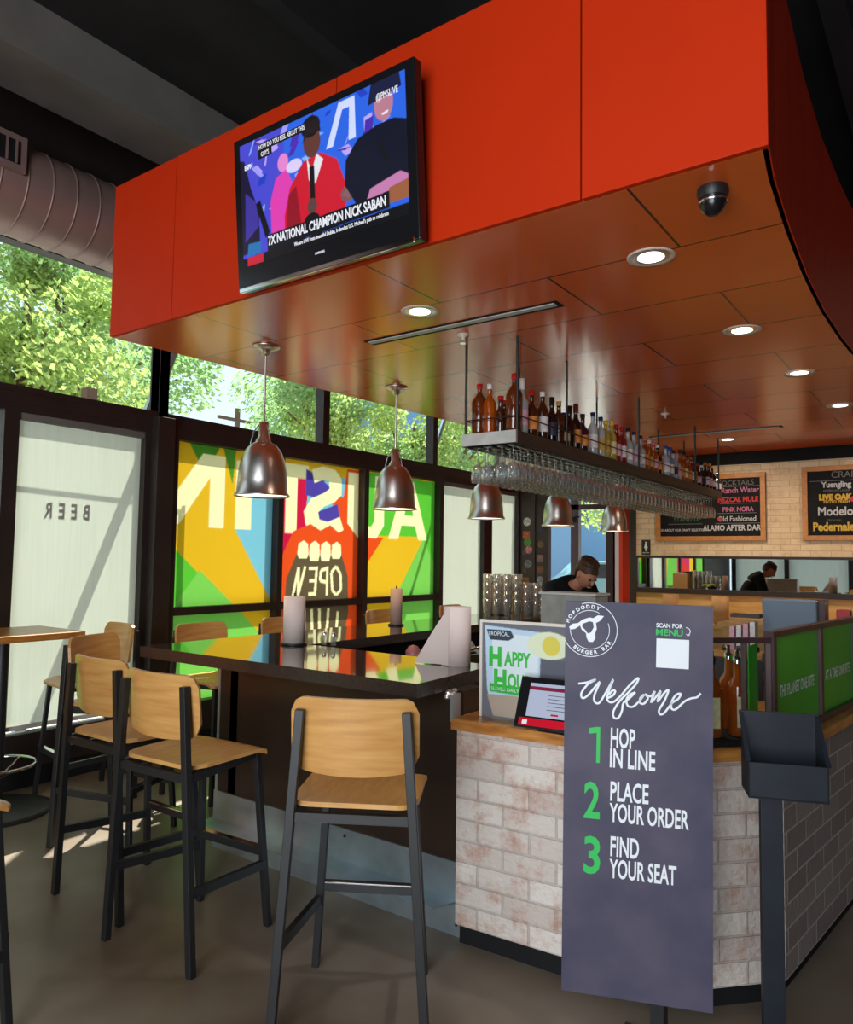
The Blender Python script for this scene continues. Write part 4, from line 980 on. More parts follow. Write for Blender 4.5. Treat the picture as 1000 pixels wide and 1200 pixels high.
# ================================================================== SIGN
Us = Vector((.41195, -.91093, -.0222)); Vs = Vector((-.00116, -.02491, .99969)); Cs = Vector((2.27529, .84170, .84206)); Ns = Us.cross(Vs)
r = thing('welcome_sign', 'tall slate grey floor sign reading Welcome with three numbered steps', 'sign', (Cs.x + .02, Cs.y - .0, 0))
Ms = Matrix.Translation(-Vector(r.location)) @ frame(Cs, Us, Vs)
def sgn(n_, mb, m, bevel=0):
    mb.v = [tuple(Ms @ Vector(p)) for p in mb.v]; return mb.build(n_, m, r if n_ == 'board' else brd, bevel)
brd = sgn('board', MB().add([(-.2293, .5975, 0), (.2125, .6005, 0), (.230, -.600, 0), (-.2132, -.5973, 0), (-.2293, .5975, -.012), (.2125, .6005, -.012), (.230, -.600, -.012), (-.2132, -.5973, -.012)], [(0, 3, 2, 1), (4, 5, 6, 7), (0, 1, 5, 4), (1, 2, 6, 5), (2, 3, 7, 6), (3, 0, 4, 7)]), 'sign')
MB().box(-.02 + .055, .02 + .055, -.06, -.02, .012, 1.2).build('post', 'black', r)
MB().box(-.15 + .05, .20 + .05, -.20, .14, 0, .012).build('foot_plate', 'black', r)
tm = lambda u, v, d=.0008: Ms @ Matrix.Translation((u, v, d))
def sline(s_, u0, v0, v1, m, w, nm='lettering'):
    """one line of condensed capitals from u0, between heights v0 and v1, w wide"""
    o = text(nm, s_, 1.0, m, r, Matrix.Identity(4), bold=.0, align='LEFT', ext=.0)
    xs = [v.co.x for v in o.data.vertices]; ys = [v.co.y for v in o.data.vertices]
    me = o.data; x0, y0 = min(xs), min(ys); bpy.data.objects.remove(o); bpy.data.meshes.remove(me)
    o = text(nm, s_, 1.0, m, brd, Matrix.Identity(4), bold=.022, align='LEFT', ext=.0)
    sx = w / (max(xs) - x0); sy = (v1 - v0) / (max(ys) - y0)
    o.data.transform(tm(u0, v0) @ Matrix.Diagonal((sx, sy, 1, 1)) @ Matrix.Translation((-x0, -y0, 0)))
    return o


sgn('numeral', MB().add([(-.1240, .1015, .0008), (-.1135, .1015, .0008), (-.1135, .2116, .0008), (-.1240, .2116, .0008), (-.1470, .2060, .0008), (-.1470, .1890, .0008), (-.1240, .1930, .0008)], [(0, 1, 2, 3, 6), (3, 4, 5, 6)]), 'txtgreen'); sline('2', -.1559, -.0664, .0393, 'txtgreen', .044, 'numeral'); sline('3', -.152, -.2344, -.126, 'txtgreen', .044, 'numeral')
sline('HOP', -.0808, .1537, .2117, 'txtwhite', .072); sline('IN LINE', -.0818, .0935, .1485, 'txtwhite', .133)
sline('PLACE', -.0784, -.0085, .0485, 'txtwhite', .112); sline('YOUR ORDER', -.0790, -.0725, -.0175, 'txtwhite', .230)
sline('FIND', -.0745, -.175, -.118, 'txtwhite', .083); sline('YOUR SEAT', -.0755, -.241, -.186, 'txtwhite', .194)
sline('SCAN FOR', .048, .529, .542, 'txtwhite', .077); sline('MENU', .0475, .505, .524, 'txtgreen', .078)
sgn('code_card', MB().box(.049, .1449, .4065, .4952, .0002, .0008), 'txtwhite')
def spl(pts, k=6):
    out = []
    for i in range(len(pts) - 1):
        p0 = pts[max(i - 1, 0)]; p1 = pts[i]; p2 = pts[i + 1]; p3 = pts[min(i + 2, len(pts) - 1)]
        for j in range(k):
            t = j / k; out.append(tuple(.5 * (2 * b + (c - a) * t + (2 * a - 5 * b + 4 * c - d) * t * t + (3 * b - a - 3 * c + d) * t ** 3) for a, b, c, d in zip(p0, p1, p2, p3)))
    return out + [pts[-1]]
def ribbon(m, pts, w, z=.0008, closed=False):
    pts = [Vector(p) for p in pts]; n = len(pts); v = []
    for i, p in enumerate(pts):
        d = (pts[(i + 1) % n] - pts[i - 1]) if closed else (pts[min(i + 1, n - 1)] - pts[max(i - 1, 0)])
        q = Vector((-d.y, d.x)).normalized() * w / 2; v += [(p.x + q.x, p.y + q.y, z), (p.x - q.x, p.y - q.y, z)]
    k = n if closed else n - 1
    return m.add(v, [(2 * i, 2 * i + 1, 2 * ((i + 1) % n) + 1, 2 * ((i + 1) % n)) for i in range(k)])
WL = [[[-0.1836, 0.3409], [-0.1576, 0.3464], [-0.1318, 0.3567], [-0.1548, 0.3403], [-0.1735, 0.3125], [-0.1695, 0.2969], [-0.1515, 0.3088], [-0.1187, 0.3507], [-0.1333, 0.3101], [-0.1329, 0.2891], [-0.1188, 0.2859], [-0.0998, 0.3178], [-0.0775, 0.3614], [-0.0907, 0.3237], [-0.0942, 0.2972], [-0.0786, 0.2905], [-0.0559, 0.3105], [-0.0285, 0.3464], [-0.0035, 0.3706], [-0.0083, 0.3531], [-0.0331, 0.3226], [-0.0582, 0.2946], [-0.0754, 0.2619], [-0.0725, 0.2438], [-0.0597, 0.2448], [-0.0499, 0.2665], [-0.0458, 0.2903], [-0.0277, 0.3073], [-0.0108, 0.3263]], [[-0.0108, 0.3263], [-0.0279, 0.3167], [-0.0368, 0.3014], [-0.0324, 0.2835], [-0.017, 0.282], [0.0004, 0.299], [0.0152, 0.3209], [0.0043, 0.3096], [0.004, 0.2951], [0.0157, 0.2938], [0.027, 0.3113], [0.0187, 0.3222], [0.0355, 0.3171], [0.0468, 0.3335], [0.0363, 0.299], [0.0555, 0.3238], [0.0638, 0.3347], [0.0554, 0.303], [0.0754, 0.3314], [0.0868, 0.339], [0.0759, 0.3071], [0.0604, 0.2775], [0.0641, 0.2649], [0.0765, 0.271], [0.0985, 0.3021], [0.1157, 0.3152], [0.1228, 0.3312], [0.109, 0.3266], [0.0974, 0.3061], [0.0967, 0.2854], [0.1097, 0.2839], [0.1341, 0.3089], [0.1528, 0.3195], [0.17, 0.3244], [0.1806, 0.3369]], [[-0.0943, 0.3024], [-0.078, 0.3115], [-0.0711, 0.3251], [-0.0794, 0.3266], [-0.0904, 0.3122]]]
m = MB()
for i, s_ in enumerate(WL): ribbon(m, spl(s_), .0062, .0008 + i * .0002)
sgn('script_lettering', m, 'txtwhite')
m = MB()
lc = (-.1525, .5105)
circ = lambda R_, a0, a1, n=40: [(lc[0] + R_ * math.cos(math.radians(a0 + (a1 - a0) * i / n)), lc[1] + R_ * math.sin(math.radians(a0 + (a1 - a0) * i / n))) for i in range(n + 1)]
ring = [p for p in circ(.0835, -170, 188, 90)]
ribbon(m, [p for p in circ(.0835, -200, 88 + 20, 90) if p[0] > -.2285 and p[1] < .5965], .0022)
ribbon(m, circ(.060, -190, 22), .0018); ribbon(m, circ(.060, 62, 150), .0018)
sgn('logo_rings', m, 'txtwhite')
COW = [(-.2167, .5147), (-.2064, .526), (-.1881, .5296), (-.1752, .541), (-.1544, .5485), (-.1423, .547), (-.1284, .5568), (-.1101, .555), (-.1228, .5384), (-.1341, .5325), (-.1311, .5141), (-.136, .4994), (-.1346, .4846), (-.1422, .4725), (-.1553, .4728), (-.1618, .4857), (-.1637, .4989), (-.1771, .5089), (-.1826, .5219), (-.1981, .5104), (-.2113, .5081)]
m = MB(); m.add([(x, y, .0006) for x, y in COW], [tuple(range(len(COW)))[::-1]]); sgn('logo_cow', m, 'txtwhite')
FC = [(-.1749, .5277), (-.1541, .5368), (-.1436, .5347), (-.1406, .5189), (-.1481, .5025), (-.1584, .4982), (-.1666, .5094), (-.1762, .5185)]
m = MB(); m.add([(x, y, .0011) for x, y in FC], [tuple(range(len(FC)))[::-1]]); sgn('logo_cow_face', m, 'sign')
def arc_text(s_, a0, a1, R_, flip=False):
    for i, ch in enumerate(s_):
        if ch == ' ': continue
        a = math.radians(a0 + (a1 - a0) * i / (len(s_) - 1)); p = (lc[0] + R_ * math.cos(a), lc[1] + R_ * math.sin(a)); rot = a - PI / 2 + (PI if flip else 0)
        yield text('logo_letter', ch, .0155, 'txtwhite', brd, tm(*p) @ Matrix.Rotation(rot, 4, 'Z'), bold=.0006, ext=0)
list(arc_text('HOPDODDY', 160, 70, .0715)); list(arc_text('BURGER BAR', 232, 328, .0715, True))
m = MB(); ribbon(m, spl([(.135, .533), (.145, .528), (.147, .518), (.141, .510)]), .002); ribbon(m, [(.136, .513), (.1405, .508), (.147, .511)], .002); sgn('arrow', m, 'txtwhite')

# ------------------------------------------------------------------ menu bin on a post
r = thing('menu_bin_stand', 'dark steel open menu bin on a square post before the counter corner', 'menu stand', (2.44, .458, 0), math.radians(-68.5) + PI / 2 - PI / 2)
# local x runs along the bin front, local -y faces the viewer
W2, D2 = .106, .066
MB().box(-.03 - .035, .03 - .035, -.012, .028, 0, .93).build('post', 'bin', r, bevel=.002)
MB().box(-.12, .10, -.10, .12, 0, .012).build('foot_plate', 'bin', r)
MB().box(-W2, W2, -D2, -D2 + .004, .895, .995).build('front_plate', 'bin', r)
MB().box(-W2, W2, D2 - .004, D2, .895, 1.115).build('back_plate', 'bin', r)
MB().box(-W2, W2, -D2, D2, .893, .899).build('bottom_plate', 'bin', r)
for s_ in (-1, 1):
    x = s_ * W2; t = -.004 * s_
    MB().add([(x, -D2, .895), (x, D2, .895), (x, D2, 1.115), (x, -D2 - .0, .995), (x + t, -D2, .895), (x + t, D2, .895), (x + t, D2, 1.115), (x + t, -D2, .995)], [(0, 1, 2, 3), (7, 6, 5, 4), (0, 4, 5, 1), (1, 5, 6, 2), (2, 6, 7, 3), (3, 7, 4, 0)]).build('side_plate', 'bin', r)
MB().box(-W2 - .004, W2 + .004, D2 - .006, D2 + .004, 1.111, 1.119).build('rim', 'bin', r)
for s_ in (-1, 1): MB().bar((s_ * W2, D2, 1.117), (s_ * W2, -D2, .997), .012, .004).build('rim', 'bin', r)

# ------------------------------------------------------------------ happy hour holder and tablet
Mh = frame((2.72, 1.45, 1.113), (.05, -1, 0), (0, 0, 1))
r = thing('drink_sign_holder', 'clear framed sign of a drink glass reading HAPPY HOUR', 'sign', (2.72, 1.45, .914))
Th = Matrix.Translation(-Vector(r.location)) @ Mh
hw, hh = .215, .195
H_ = []
Hc = lambda c, *pts: H_.append(([(u * 2 * hw, v * 2 * hh) for u, v in pts], S(*c))); He = lambda c, u, v, a, b: H_.append((('e', u * 2 * hw, v * 2 * hh, a * 2 * hw, b * 2 * hh), S(*c)))
Hc((190, 214, 236), (.02, .97), (.62, .93), (.60, .3), (.56, .02), (.12, .02), (.05, .3)); Hc((222, 232, 240), (.1, .9), (.6, .88), (.58, .35), (.12, .32)); Hc((176, 160, 146), (.05, .24), (.58, .26), (.55, .02), (.12, .02))
Hc((60, 70, 84), (.04, .93), (.30, .93), (.34, .86), (.28, .82), (.08, .82)); He((226, 232, 200), .70, .80, .22, .14); He((222, 206, 90), .72, .80, .09, .10); Hc((96, 98, 110), (.62, .66), (1, .66), (1, .0), (.62, .0)); Hc((60, 180, 80), (.08, .36), (.6, .34), (.6, .25), (.08, .27))
pr_ = raster('print', 140, 120, 2 * hw, 2 * hh, H_, attr_mat('drink_print', .25), r, Th @ Matrix.Translation((-hw, -hh, .002)), base=S(112, 112, 122))
def hb(n_, mb, m):
    mb.v = [tuple(Th @ Vector(p)) for p in mb.v]; return mb.build(n_, m, r)
hb('frame', MB().box(-hw - .012, -hw, -hh, hh + .012, -.006, .008).box(hw, hw + .012, -hh, hh + .012, -.006, .008).box(-hw, hw, hh, hh + .012, -.006, .008), 'trimwhite')
hb('backing', MB().box(-hw, hw, -hh, hh, -.006, 0), 'white'); hb('foot', MB().box(-hw, hw, -hh - .004, -hh, -.05, .05), 'pane')
hg = mat('happy_green', S(50, 186, 60), .5)
text('lettering', 'H', .105, hg, pr_, Th @ Matrix.Translation((-.155, .052, .003)), sx=.8, bold=.006, ext=0); text('lettering', 'APPY', .080, hg, pr_, Th @ Matrix.Translation((-.055, .048, .003)), sx=.62, bold=.003, ext=0)
text('lettering', 'H', .105, hg, pr_, Th @ Matrix.Translation((-.132, -.040, .003)), sx=.8, bold=.006, ext=0); text('lettering', 'OUR', .080, hg, pr_, Th @ Matrix.Translation((-.045, -.042, .003)), sx=.62, bold=.003, ext=0)
text('small_lettering', 'SERVED DAILY', .020, 'txtwhite', pr_, Th @ Matrix.Translation((-.11, -.076, .003)), ext=0); text('small_lettering', 'TROPICAL', .024, 'txtwhite', pr_, Th @ Matrix.Translation((-.14, .150, .003)), sx=.9, ext=0)
r = thing('order_tablet', 'black order tablet with a red and white screen leaning on the counter', 'tablet', (2.62, 1.30, .914))
Tt = frame((0, .0, .10), (.10, -1, 0), (.42, .04, .9))
def tb(n_, mb, m, bevel=0):
    mb.v = [tuple(Tt @ Vector(p)) for p in mb.v]; return mb.build(n_, m, r, bevel)
tb('housing', MB().box(-.145, .145, -.09, .11, -.012, 0), 'plastic', .006)
es = lambda n_, c, s_: mat(n_, (0, 0, 0), .2, emit=c, es=s_)
tb('screen', MB().box(-.100, .120, -.045, .085, 0, .0008), es('tablet_white', S(196, 206, 232), .75)); tb('screen_header', MB().box(-.100, .120, .058, .072, .0008, .0014), es('tablet_wine', S(140, 40, 70), .8))
tb('red_bar', MB().box(-.125, .145, -.082, -.052, 0, .0012), es('tablet_red', S(214, 26, 50), .8)); tb('button', MB().box(.0, .03, -.036, -.029, .0008, .0014), 'redcap')
m = MB()
for k in range(5): m.box(-.02, .06, .04 - k * .014, .042 - k * .014, .0008, .0012)
tb('text_lines', m, 'bluetext' if 'bluetext' in MT else 'blackmatte'); tb('logo_chip', MB().box(-.110, -.090, -.077, -.060, .0012, .0016), 'txtwhite')
MB().box(.0, .10, -.06, .06, 0, .012).bar((.06, 0, .01), (.02, 0, .10), .03, .012).build('stand', 'plastic', r)
MB().box(-.055, .0, -.16, -.08, 0, .016).build('card_reader', 'plastic', r)
# ------------------------------------------------------------------ display case + green panels
zc = .916
g0, g1, g2, g3 = Vector((2.70, .93)), Vector((2.77, .80)), Vector((2.965, .600)), Vector((6.0, .225))
r = thing('display_case', 'bronze framed glass display case of whiskey bottles on the counter corner', 'display case', (2.9, .85, zc))
L3 = lambda p, z: (p[0] - 2.9, p[1] - .85, z)
HT = .375
for p in (g0, g1 * .35 + g2 * .65, g2): MB().bar(L3(p, 0), L3(p, HT), .018, .018, up=(1, 0, 0)).build('post', 'bronze', r)
for a, b in ((g0, g1), (g1, g2)): MB().bar(L3(a, HT), L3(b, HT), .03, .02).build('top_rail', 'bronze', r); MB().bar(L3(a, .008), L3(b, .008), .03, .018).build('bottom_rail', 'blackmatte', r)
for a, b in ((g0, g1), (g1, g2)): MB().bar(L3(a, HT / 2), L3(b, HT / 2), .003, HT - .03).build('glass_pane', 'pane', r)
MB().prism([(p[0] - 2.9, p[1] - .85) for p in (g0, g1, g2, (3.12, .72), (3.05, 1.0), (2.9, 1.05))], 0, .02).build('tray', 'blackmatte', r)
q = g1 * .35 + g2 * .65
MB().bar(L3((2.94, .665), HT / 2), L3((3.08, .665), HT / 2), .004, HT - .05).build('green_divider', 'greenpanel', r)
GB = 'whiskey bottles in the corner display case'
wl = ['front middle whiskey bottle with a long cream label in the display case', 'right front whiskey bottle in the display case, by the bronze post', 'left whiskey bottle in the display case, partly behind the slate sign', 'rear left whiskey bottle in the display case', 'rear middle whiskey bottle in the display case', 'rear right whiskey bottle in the display case']
for k, (x, y) in enumerate(((2.865, .775), (2.945, .705), (2.80, .86), (2.90, .90), (2.97, .83), (3.04, .76))):
    b = thing('whiskey_bottle', wl[k], 'bottle', (x, y, zc + .022), .6, GB)
    MB().lathe([(0, 0), (.034, 0), (.036, .006), (.036, .165), (.030, .19), (.014, .215), (.013, .275), (0, .275)], 20, cap=False).build('glass_body', 'b_whiskey', b)
    MB().lathe([(.015, .262), (.016, .285), (.008, .290), (.007, .31), (0, .312)], 14).build('pour_cap', 'chrome' if k % 2 else 'blackc', b)
    MB().box(-.0375, -.0362, -.016, .016, .035, .145).build('label', 'l_cream', b)
MT['blackc']
r = thing('green_sneeze_guard', 'row of green printed panels in bronze frames along the right counter', 'panel screen', (4.4, .45, zc))
L4 = lambda p, z: (p[0] - 4.4, p[1] - .45, z)
gd = (g3 - g2).normalized(); gn = Vector((gd.y, -gd.x))
xs = [0.02, .60, 1.15, 1.70, 2.25, 2.45]
for k, t in enumerate(xs): p = g2 + gd * t; MB().bar(L3(p, 0) if False else L4(p, 0), L4(p, HT + .02), .035, .03, up=(gd.x, gd.y, 0)).build('post', 'bronze', r)
MB().bar(L4(g2, HT + .02), L4(g2 + gd * 2.44, HT + .02), .035, .022).build('top_rail', 'bronze', r)
MB().bar(L4(g2, .012), L4(g2 + gd * 2.44, .012), .045, .024).build('bottom_rail', 'bronze', r)
for a, b in zip(xs[:-1], xs[1:]):
    pa = g2 + gd * (a + .018); pb = g2 + gd * (b - .018); gp = MB().bar(L4(pa, HT / 2 + .015), L4(pb, HT / 2 + .015), .006, HT - .02).build('green_panel', 'greenpanel', r)
    pm = (pa + pb) / 2 + gn * .005
    text('lettering', 'THE PLANET ONE BITE' if a < .1 else 'AT A TIME. ONE BITE', .062, 'txtwhite', gp, frame(L4(pm, .175), (gd.x, gd.y, 0), (0, 0, 1)), sx=.66, bold=.001, ext=0)

# ------------------------------------------------------------------ clutter beyond the counters
r = thing('receipt_terminal', 'grey blue till screen with a dark red back standing behind the green panels', 'till', (4.62, .82, .914))
m = MB().box(-.02, .03, -.14, .14, .24, .46); m.v = [(x - .10 * (z - .24), y, z) for x, y, z in m.v]; m.build('display', mat('till_grey', S(120, 136, 156), .35), r, bevel=.01)
MB().box(.03, .17, -.17, -.10, .15, .455).box(.03, .16, -.10, .12, .2, .44).build('back_shell', mat('till_maroon', S(66, 24, 30), .4), r); MB().tube([(0, .13, .27), (-.03, .06, .25), (-.03, -.05, .22), (-.02, -.11, .14), (-.02, -.12, 0)], .01).build('curved_arm', 'black', r)
MB().box(-.1, .15, -.12, .12, 0, .02).build('base', 'plastic', r)
r = thing('receipt_stack', 'stack of pale receipt papers in a dark holder left of the till', 'paper stack', (4.35, 1.02, .914))
for k in range(4): MB().box(-.04, .04, -.08 + k * .035, -.055 + k * .035, .1, .34 - .01 * k).build('paper', 'l_pinkl' if k % 2 else 'l_white', r)
MB().box(-.06, .06, -.09, .09, 0, .12).build('holder', 'black', r); MB().box(-.02, .06, -.10, .05, .36, .38).build('top_clip', 'darkwood', r)
r = thing('sauce_carton', 'small red carton right of the till', 'carton', (4.85, .58, .914)); MB().box(-.04, .04, -.035, .035, 0, .40).build('carton', mat('carton_red', S(196, 50, 60), .5), r, bevel=.004)
for k, (x, y, rr) in enumerate(((5.05, .53, .035), (5.08, .47, .03), (4.98, .50, .028))):
    o = MB().lathe([(0, 0), (rr, 0), (rr, .30), (rr * .6, .34), (rr * .9, .37), (rr * .5, .40), (0, .41)], 18).build('steel_shaker', 'chrome'); o.location = (x, y, .914)
    tag(o, ['large shiny steel shaker right of the red carton', 'right-hand shiny steel shaker at the edge', 'small front shiny steel shaker beside the red carton'][k], 'shaker', 'steel shakers behind the green panels')
r = thing('wooden_caddy', 'low wooden caddy with dark jars behind the display case', 'caddy', (4.0, .95, 1.10)); MB().box(-.05, .05, -.12, .12, .0, .03).build('tray', 'butcher', r)
MB().box(-.12, .12, -.14, .14, -.186, 0).build('riser', 'black', r)
for k in range(3): MB().lathe([(0, .03), (.02, .03), (.02, .055), (0, .055)], 12, (0, -.08 + k * .07, 0)).build('jar', 'b_dark', r)
towel(8.3, 2.68, .92, 'far kraft paper towel roll below the left end of the mirror', 'kraft', .085, .30, False); towel(8.3, 2.15, .92, 'far kraft paper towel roll, right of its twin below the mirror', 'kraft', .085, .29, False)
r = thing('back_counter', 'wooden counter running below the mirror', 'counter', (8.6, 1.0, 0)); MB().box(-.45, .45, -2.5, 1.9, .88, .92).build('countertop', 'wainscot', r); MB().box(-.4, .45, -2.5, 1.9, 0, .88).build('base', 'wainscot', r)
# pint glass stacks
pg = MB().lathe([(0, .004), (.030, 0), (.032, .004), (.041, .145), (.039, .145), (.030, .008), (0, .008)], 14, cap=False)
fp = None; n = 0
zones = [(5.98, 3.43, 5, 'tall stack of upturned pint glasses, left group'), (6.10, 3.26, 4, 'stack of pint glasses just left of the black fruit tub')]
cx = 0
for i in range(6):
    t = i / 5; x = 5.84 + .24 * t; y = 3.55 - .38 * t
    for rowk in range(2):
        hgt = 4 if i < 4 else 3
        for k in range(hgt):
            if fp is None:
                fp = pg.build('pint_glass', 'pint'); o = fp
            else: o = fp.copy(); COL.objects.link(o)
            o.location = (x + rowk * .11, y + rowk * .05, BT + k * .075)
            tag(o, 'clear pint glass in the %s stacks at the far end of the bar' % ('tall' if hgt == 4 else 'lower'), 'glass', 'stacked pint glasses at the far end of the bar')
r = thing('black_fruit_tub', 'black tub of cut yellow lemons and limes left of the slate sign', 'tub', (6.42, 3.21, BT)); MB().lathe([(.10, 0), (.12, .14), (.112, .14), (.10, .02)], 24).build('tub', 'plastic', r)
m = MB()
for k in range(14): m.ball((random.uniform(-.07, .07), random.uniform(-.07, .07), .14 + random.uniform(0, .03)), .028, .028, .018, 8, 6)
o = m.build('fruit_slices', mat('lime', S(170, 190, 40), .5), r); o['kind'] = 'stuff'
r = thing('carton_box', 'pale cardboard box of napkins behind the glass stacks', 'box', (6.45, 3.62, BT)); MB().box(-.09, .09, -.12, .10, 0, .33).build('box', 'kraft', r, bevel=.004); MB().box(-.085, .085, -.05, .05, .33, .345).build('napkins', 'white', r)
r = thing('lidded_tub', 'dark lidded tub standing left of the cardboard box', 'tub', (6.5, 3.95 - .32, BT)); r.location = (6.35, 3.66 + .0, BT); MB().lathe([(.05, .24), (.065, .33), (.072, .33), (.072, .36), (0, .36)], 18).lathe([(.05, 0), (.05, .24)], 18).build('tub', 'black', r); r.location = (6.1, 3.62, BT)
# ingredients on the work shelf
ing = [(4.35, 3.12, 'pinkish garnish jar', S(190, 120, 120), .05), (4.5, 3.05, 'green rimmed garnish jar', S(120, 130, 110), .045), (4.66, 3.0, 'grey garnish jar', S(90, 90, 90), .045), (4.85, 3.0, 'clear plastic cup', S(190, 190, 180), .04)]
for x, y, lb, c, rr in ing:
    o = MB().lathe([(0, 0), (rr * .8, 0), (rr, .05), (rr * 1.05, .14), (rr * .6, .17), (0, .18)], 16).build('garnish_jar', mat('jar_' + lb.split()[0], c, .25)); o.location = (x - .35, y - .12, .82)
    tag(o, lb + ' on the work shelf inside the bar', 'jar', 'garnish jars inside the bar')
r = thing('utensil_tray', 'black tray of bar tools beside the loose towel sheet', 'tray', (3.95, 2.62, .84)); MB().prism([(-.25, -.12), (.25, -.12), (.3, .15), (-.3, .15)], 0, .14).build('tray', 'plastic', r, bevel=.01)
m = MB()
for k in range(8): m.tube([(random.uniform(-.2, .2), random.uniform(-.1, .1), .14), (random.uniform(-.2, .2), random.uniform(-.1, .1), .18)], .008, 6)
m.build('bar_tools', 'chrome', r)
MB().box(-.3, .3, -.15, .18, -.84, 0).build('cabinet_base', 'black', r)
for k, (dx, lb) in enumerate(((0, 'left of two small clear shakers beside the near paper towel roll'), (.07, 'right of two small clear shakers beside the near paper towel roll'))):
    r = thing('salt_shaker', lb, 'shaker', (3.17 - .0, 3.02 - dx, BT), group='clear shakers on the bar top'); MB().lathe([(0, 0), (.018, 0), (.016, .045), (.012, .055)], 12).build('glass_body', 'pint', r); MB().lathe([(.013, .055), (.013, .068), (.006, .074), (0, .075)], 12).build('cap', 'chrome', r)

# ------------------------------------------------------------------ chalkboards and restroom sign
def board(y0, y1, z0, z1, label):
    r = thing('chalkboard', label, 'chalkboard', (XB, (y0 + y1) / 2, z0)); h = (y0 - y1) / 2; H = z1 - z0
    cb = MB().box(-.02, 0, -h, h, 0, H).build('board', 'chalk', r)
    m = MB(); b = .055; m.box(-.045, 0, -h, h, 0, b); m.box(-.045, 0, -h, h, H - b, H); m.box(-.045, 0, -h, -h + b, b, H - b); m.box(-.045, 0, h - b, h, b, H - b); m.build('oak_frame', 'oak', r, bevel=.003)
    return cb, h, H


chc = {k: mat('chalk_' + k, v, .8) for k, v in dict(white=S(200, 200, 206), red=S(206, 60, 66), pink=S(196, 120, 160), yellow=S(216, 176, 70), green=S(60, 110, 84), grey=S(120, 120, 124)).items()}
r, h, H = board(3.10, 1.845, 1.83, 2.61, 'wide framed chalkboard of cocktails behind the bottle shelf')
for s_, u, v, sz, c, sx, b in (('COCKTAILS', .74, .86, .085, 'grey', .9, 0), ('Ranch Water', .78, .75, .09, 'pink', .85, .002), ('MEZCAL MULE', .76, .61, .08, 'red', .85, .003), ('PINK NORA', .76, .465, .075, 'pink', .85, .002), ('Old Fashioned', .75, .325, .085, 'white', .85, .001),
                               ('ALAMO AFTER DARK', .72, .19, .09, 'white', .80, .003), ('STAND UP', .30, .33, .075, 'green', .9, .001), ('& ASK ABOUT OUR DRAFT SELECTION', .24, .165, .04, 'white', .85, .001), ('MARGARITAS', .3, .75, .08, 'yellow', .8, .002), ('Frozen  Rocks', .3, .55, .07, 'white', .9, 0)):
    text('chalk_lettering', s_, sz, chc[c], r, FX((-.0215, h - u * 2 * h, v * H)), sx=sx, bold=b, ext=0)
m = MB()
for u0, u1, v in ((.55, .95, .81), (.60, .90, .555), (.58, .92, .41), (.56, .95, .26), (.12, .44, .26), (.12, .44, .40)): m.box(-.0215, -.021, h - u1 * 2 * h, h - u0 * 2 * h, v * H - .003, v * H + .003)
m.build('chalk_rules', chc['grey'], r)
MB().ball((-.022, h - .595 * 2 * h, .33 * H), .001, .03, .02, 10, 8).build('chalk_lips', chc['red'], r)
r, h, H = board(1.47, .05, 1.83, 2.64, 'framed chalkboard of craft beers at the right edge')
for s_, u, v, sz, c, sx, b in (('CRAFT BEERS', .40, .875, .10, 'grey', .95, 0), ('Yuengling', .235, .745, .085, 'white', .85, .003), ('AMERICAN LAGER', .235, .665, .035, 'grey', .9, 0), ('LIVE OAK', .225, .575, .085, 'yellow', .85, .006), ('FLOYD FRESH', .235, .515, .045, 'yellow', .9, .001), ('Modelo', .225, .385, .13, 'white', .85, .003),
                               ('TEXAS HILL', .22, .27, .03, 'grey', .9, 0), ('Pedernales', .225, .18, .125, 'yellow', .80, .005), ('5.5', .41, .65, .04, 'grey', 1, 0), ('5.25', .41, .48, .04, 'grey', 1, 0), ('4.5', .41, .30, .04, 'grey', 1, 0), ('6', .41, .16, .04, 'grey', 1, 0), ('Karbach', .7, .7, .10, 'red', .85, .002), ('Lone Star', .7, .5, .10, 'white', .85, .002), ('Shiner', .7, .3, .10, 'yellow', .85, .002)):
    text('chalk_lettering', s_, sz, chc[c], r, FX((-.0215, h - u * 2 * h, v * H)), sx=sx, bold=b, ext=0)
m = MB().box(-.0215, -.021, -h + .1, h - .07, .80 * H - .003, .80 * H + .003); m.build('chalk_rules', chc['grey'], r)
MB().ball((-.022, h - .345 * 2 * h, .545 * H), .001, .03, .03, 10, 8).build('chalk_star', chc['red'], r)
r = thing('restroom_sign', 'small black restroom sign with a white figure left of the chalkboard', 'sign', (XB, 3.235, 1.66)); MB().box(-.008, 0, -.055, .055, .0, .185).build('plate', 'plastic', r)
m = MB().lathe([(.011, -.010), (.011, -.008)], 14, (0, 0, .150), axis='x'); m.add([(-.009, -.011, .13), (-.009, .011, .13), (-.009, .024, .085), (-.009, .010, .08), (-.009, .008, .048), (-.009, -.008, .048), (-.009, -.010, .08), (-.009, -.024, .085)], [tuple(range(8))]); m.build('figure', 'txtwhite', r)
text('lettering', 'RESTROOM', .02, 'txtwhite', r, FX((-.0085, 0, .025)), sx=.8, ext=0)

# ================================================================== PERSON leaning over the far counter
def skin(name, pts, edges, rad, m, parent, sub=2, root=0):
    me = bpy.data.meshes.new(name); me.from_pydata(pts, edges, []); me.materials.append(MT[m] if isinstance(m, str) else m)
    o = bpy.data.objects.new(name, me); COL.objects.link(o); o.parent = parent
    sk = o.modifiers.new('skin', 'SKIN'); sk.use_smooth_shade = True
    if not me.skin_vertices: me.skin_vertices.new(name='')
    for i, q in enumerate(rad): me.skin_vertices[0].data[i].radius = q if isinstance(q, tuple) else (q, q)
    me.skin_vertices[0].data[root].use_root = True
    ss = o.modifiers.new('sub', 'SUBSURF'); ss.levels = sub; ss.render_levels = sub
    return o


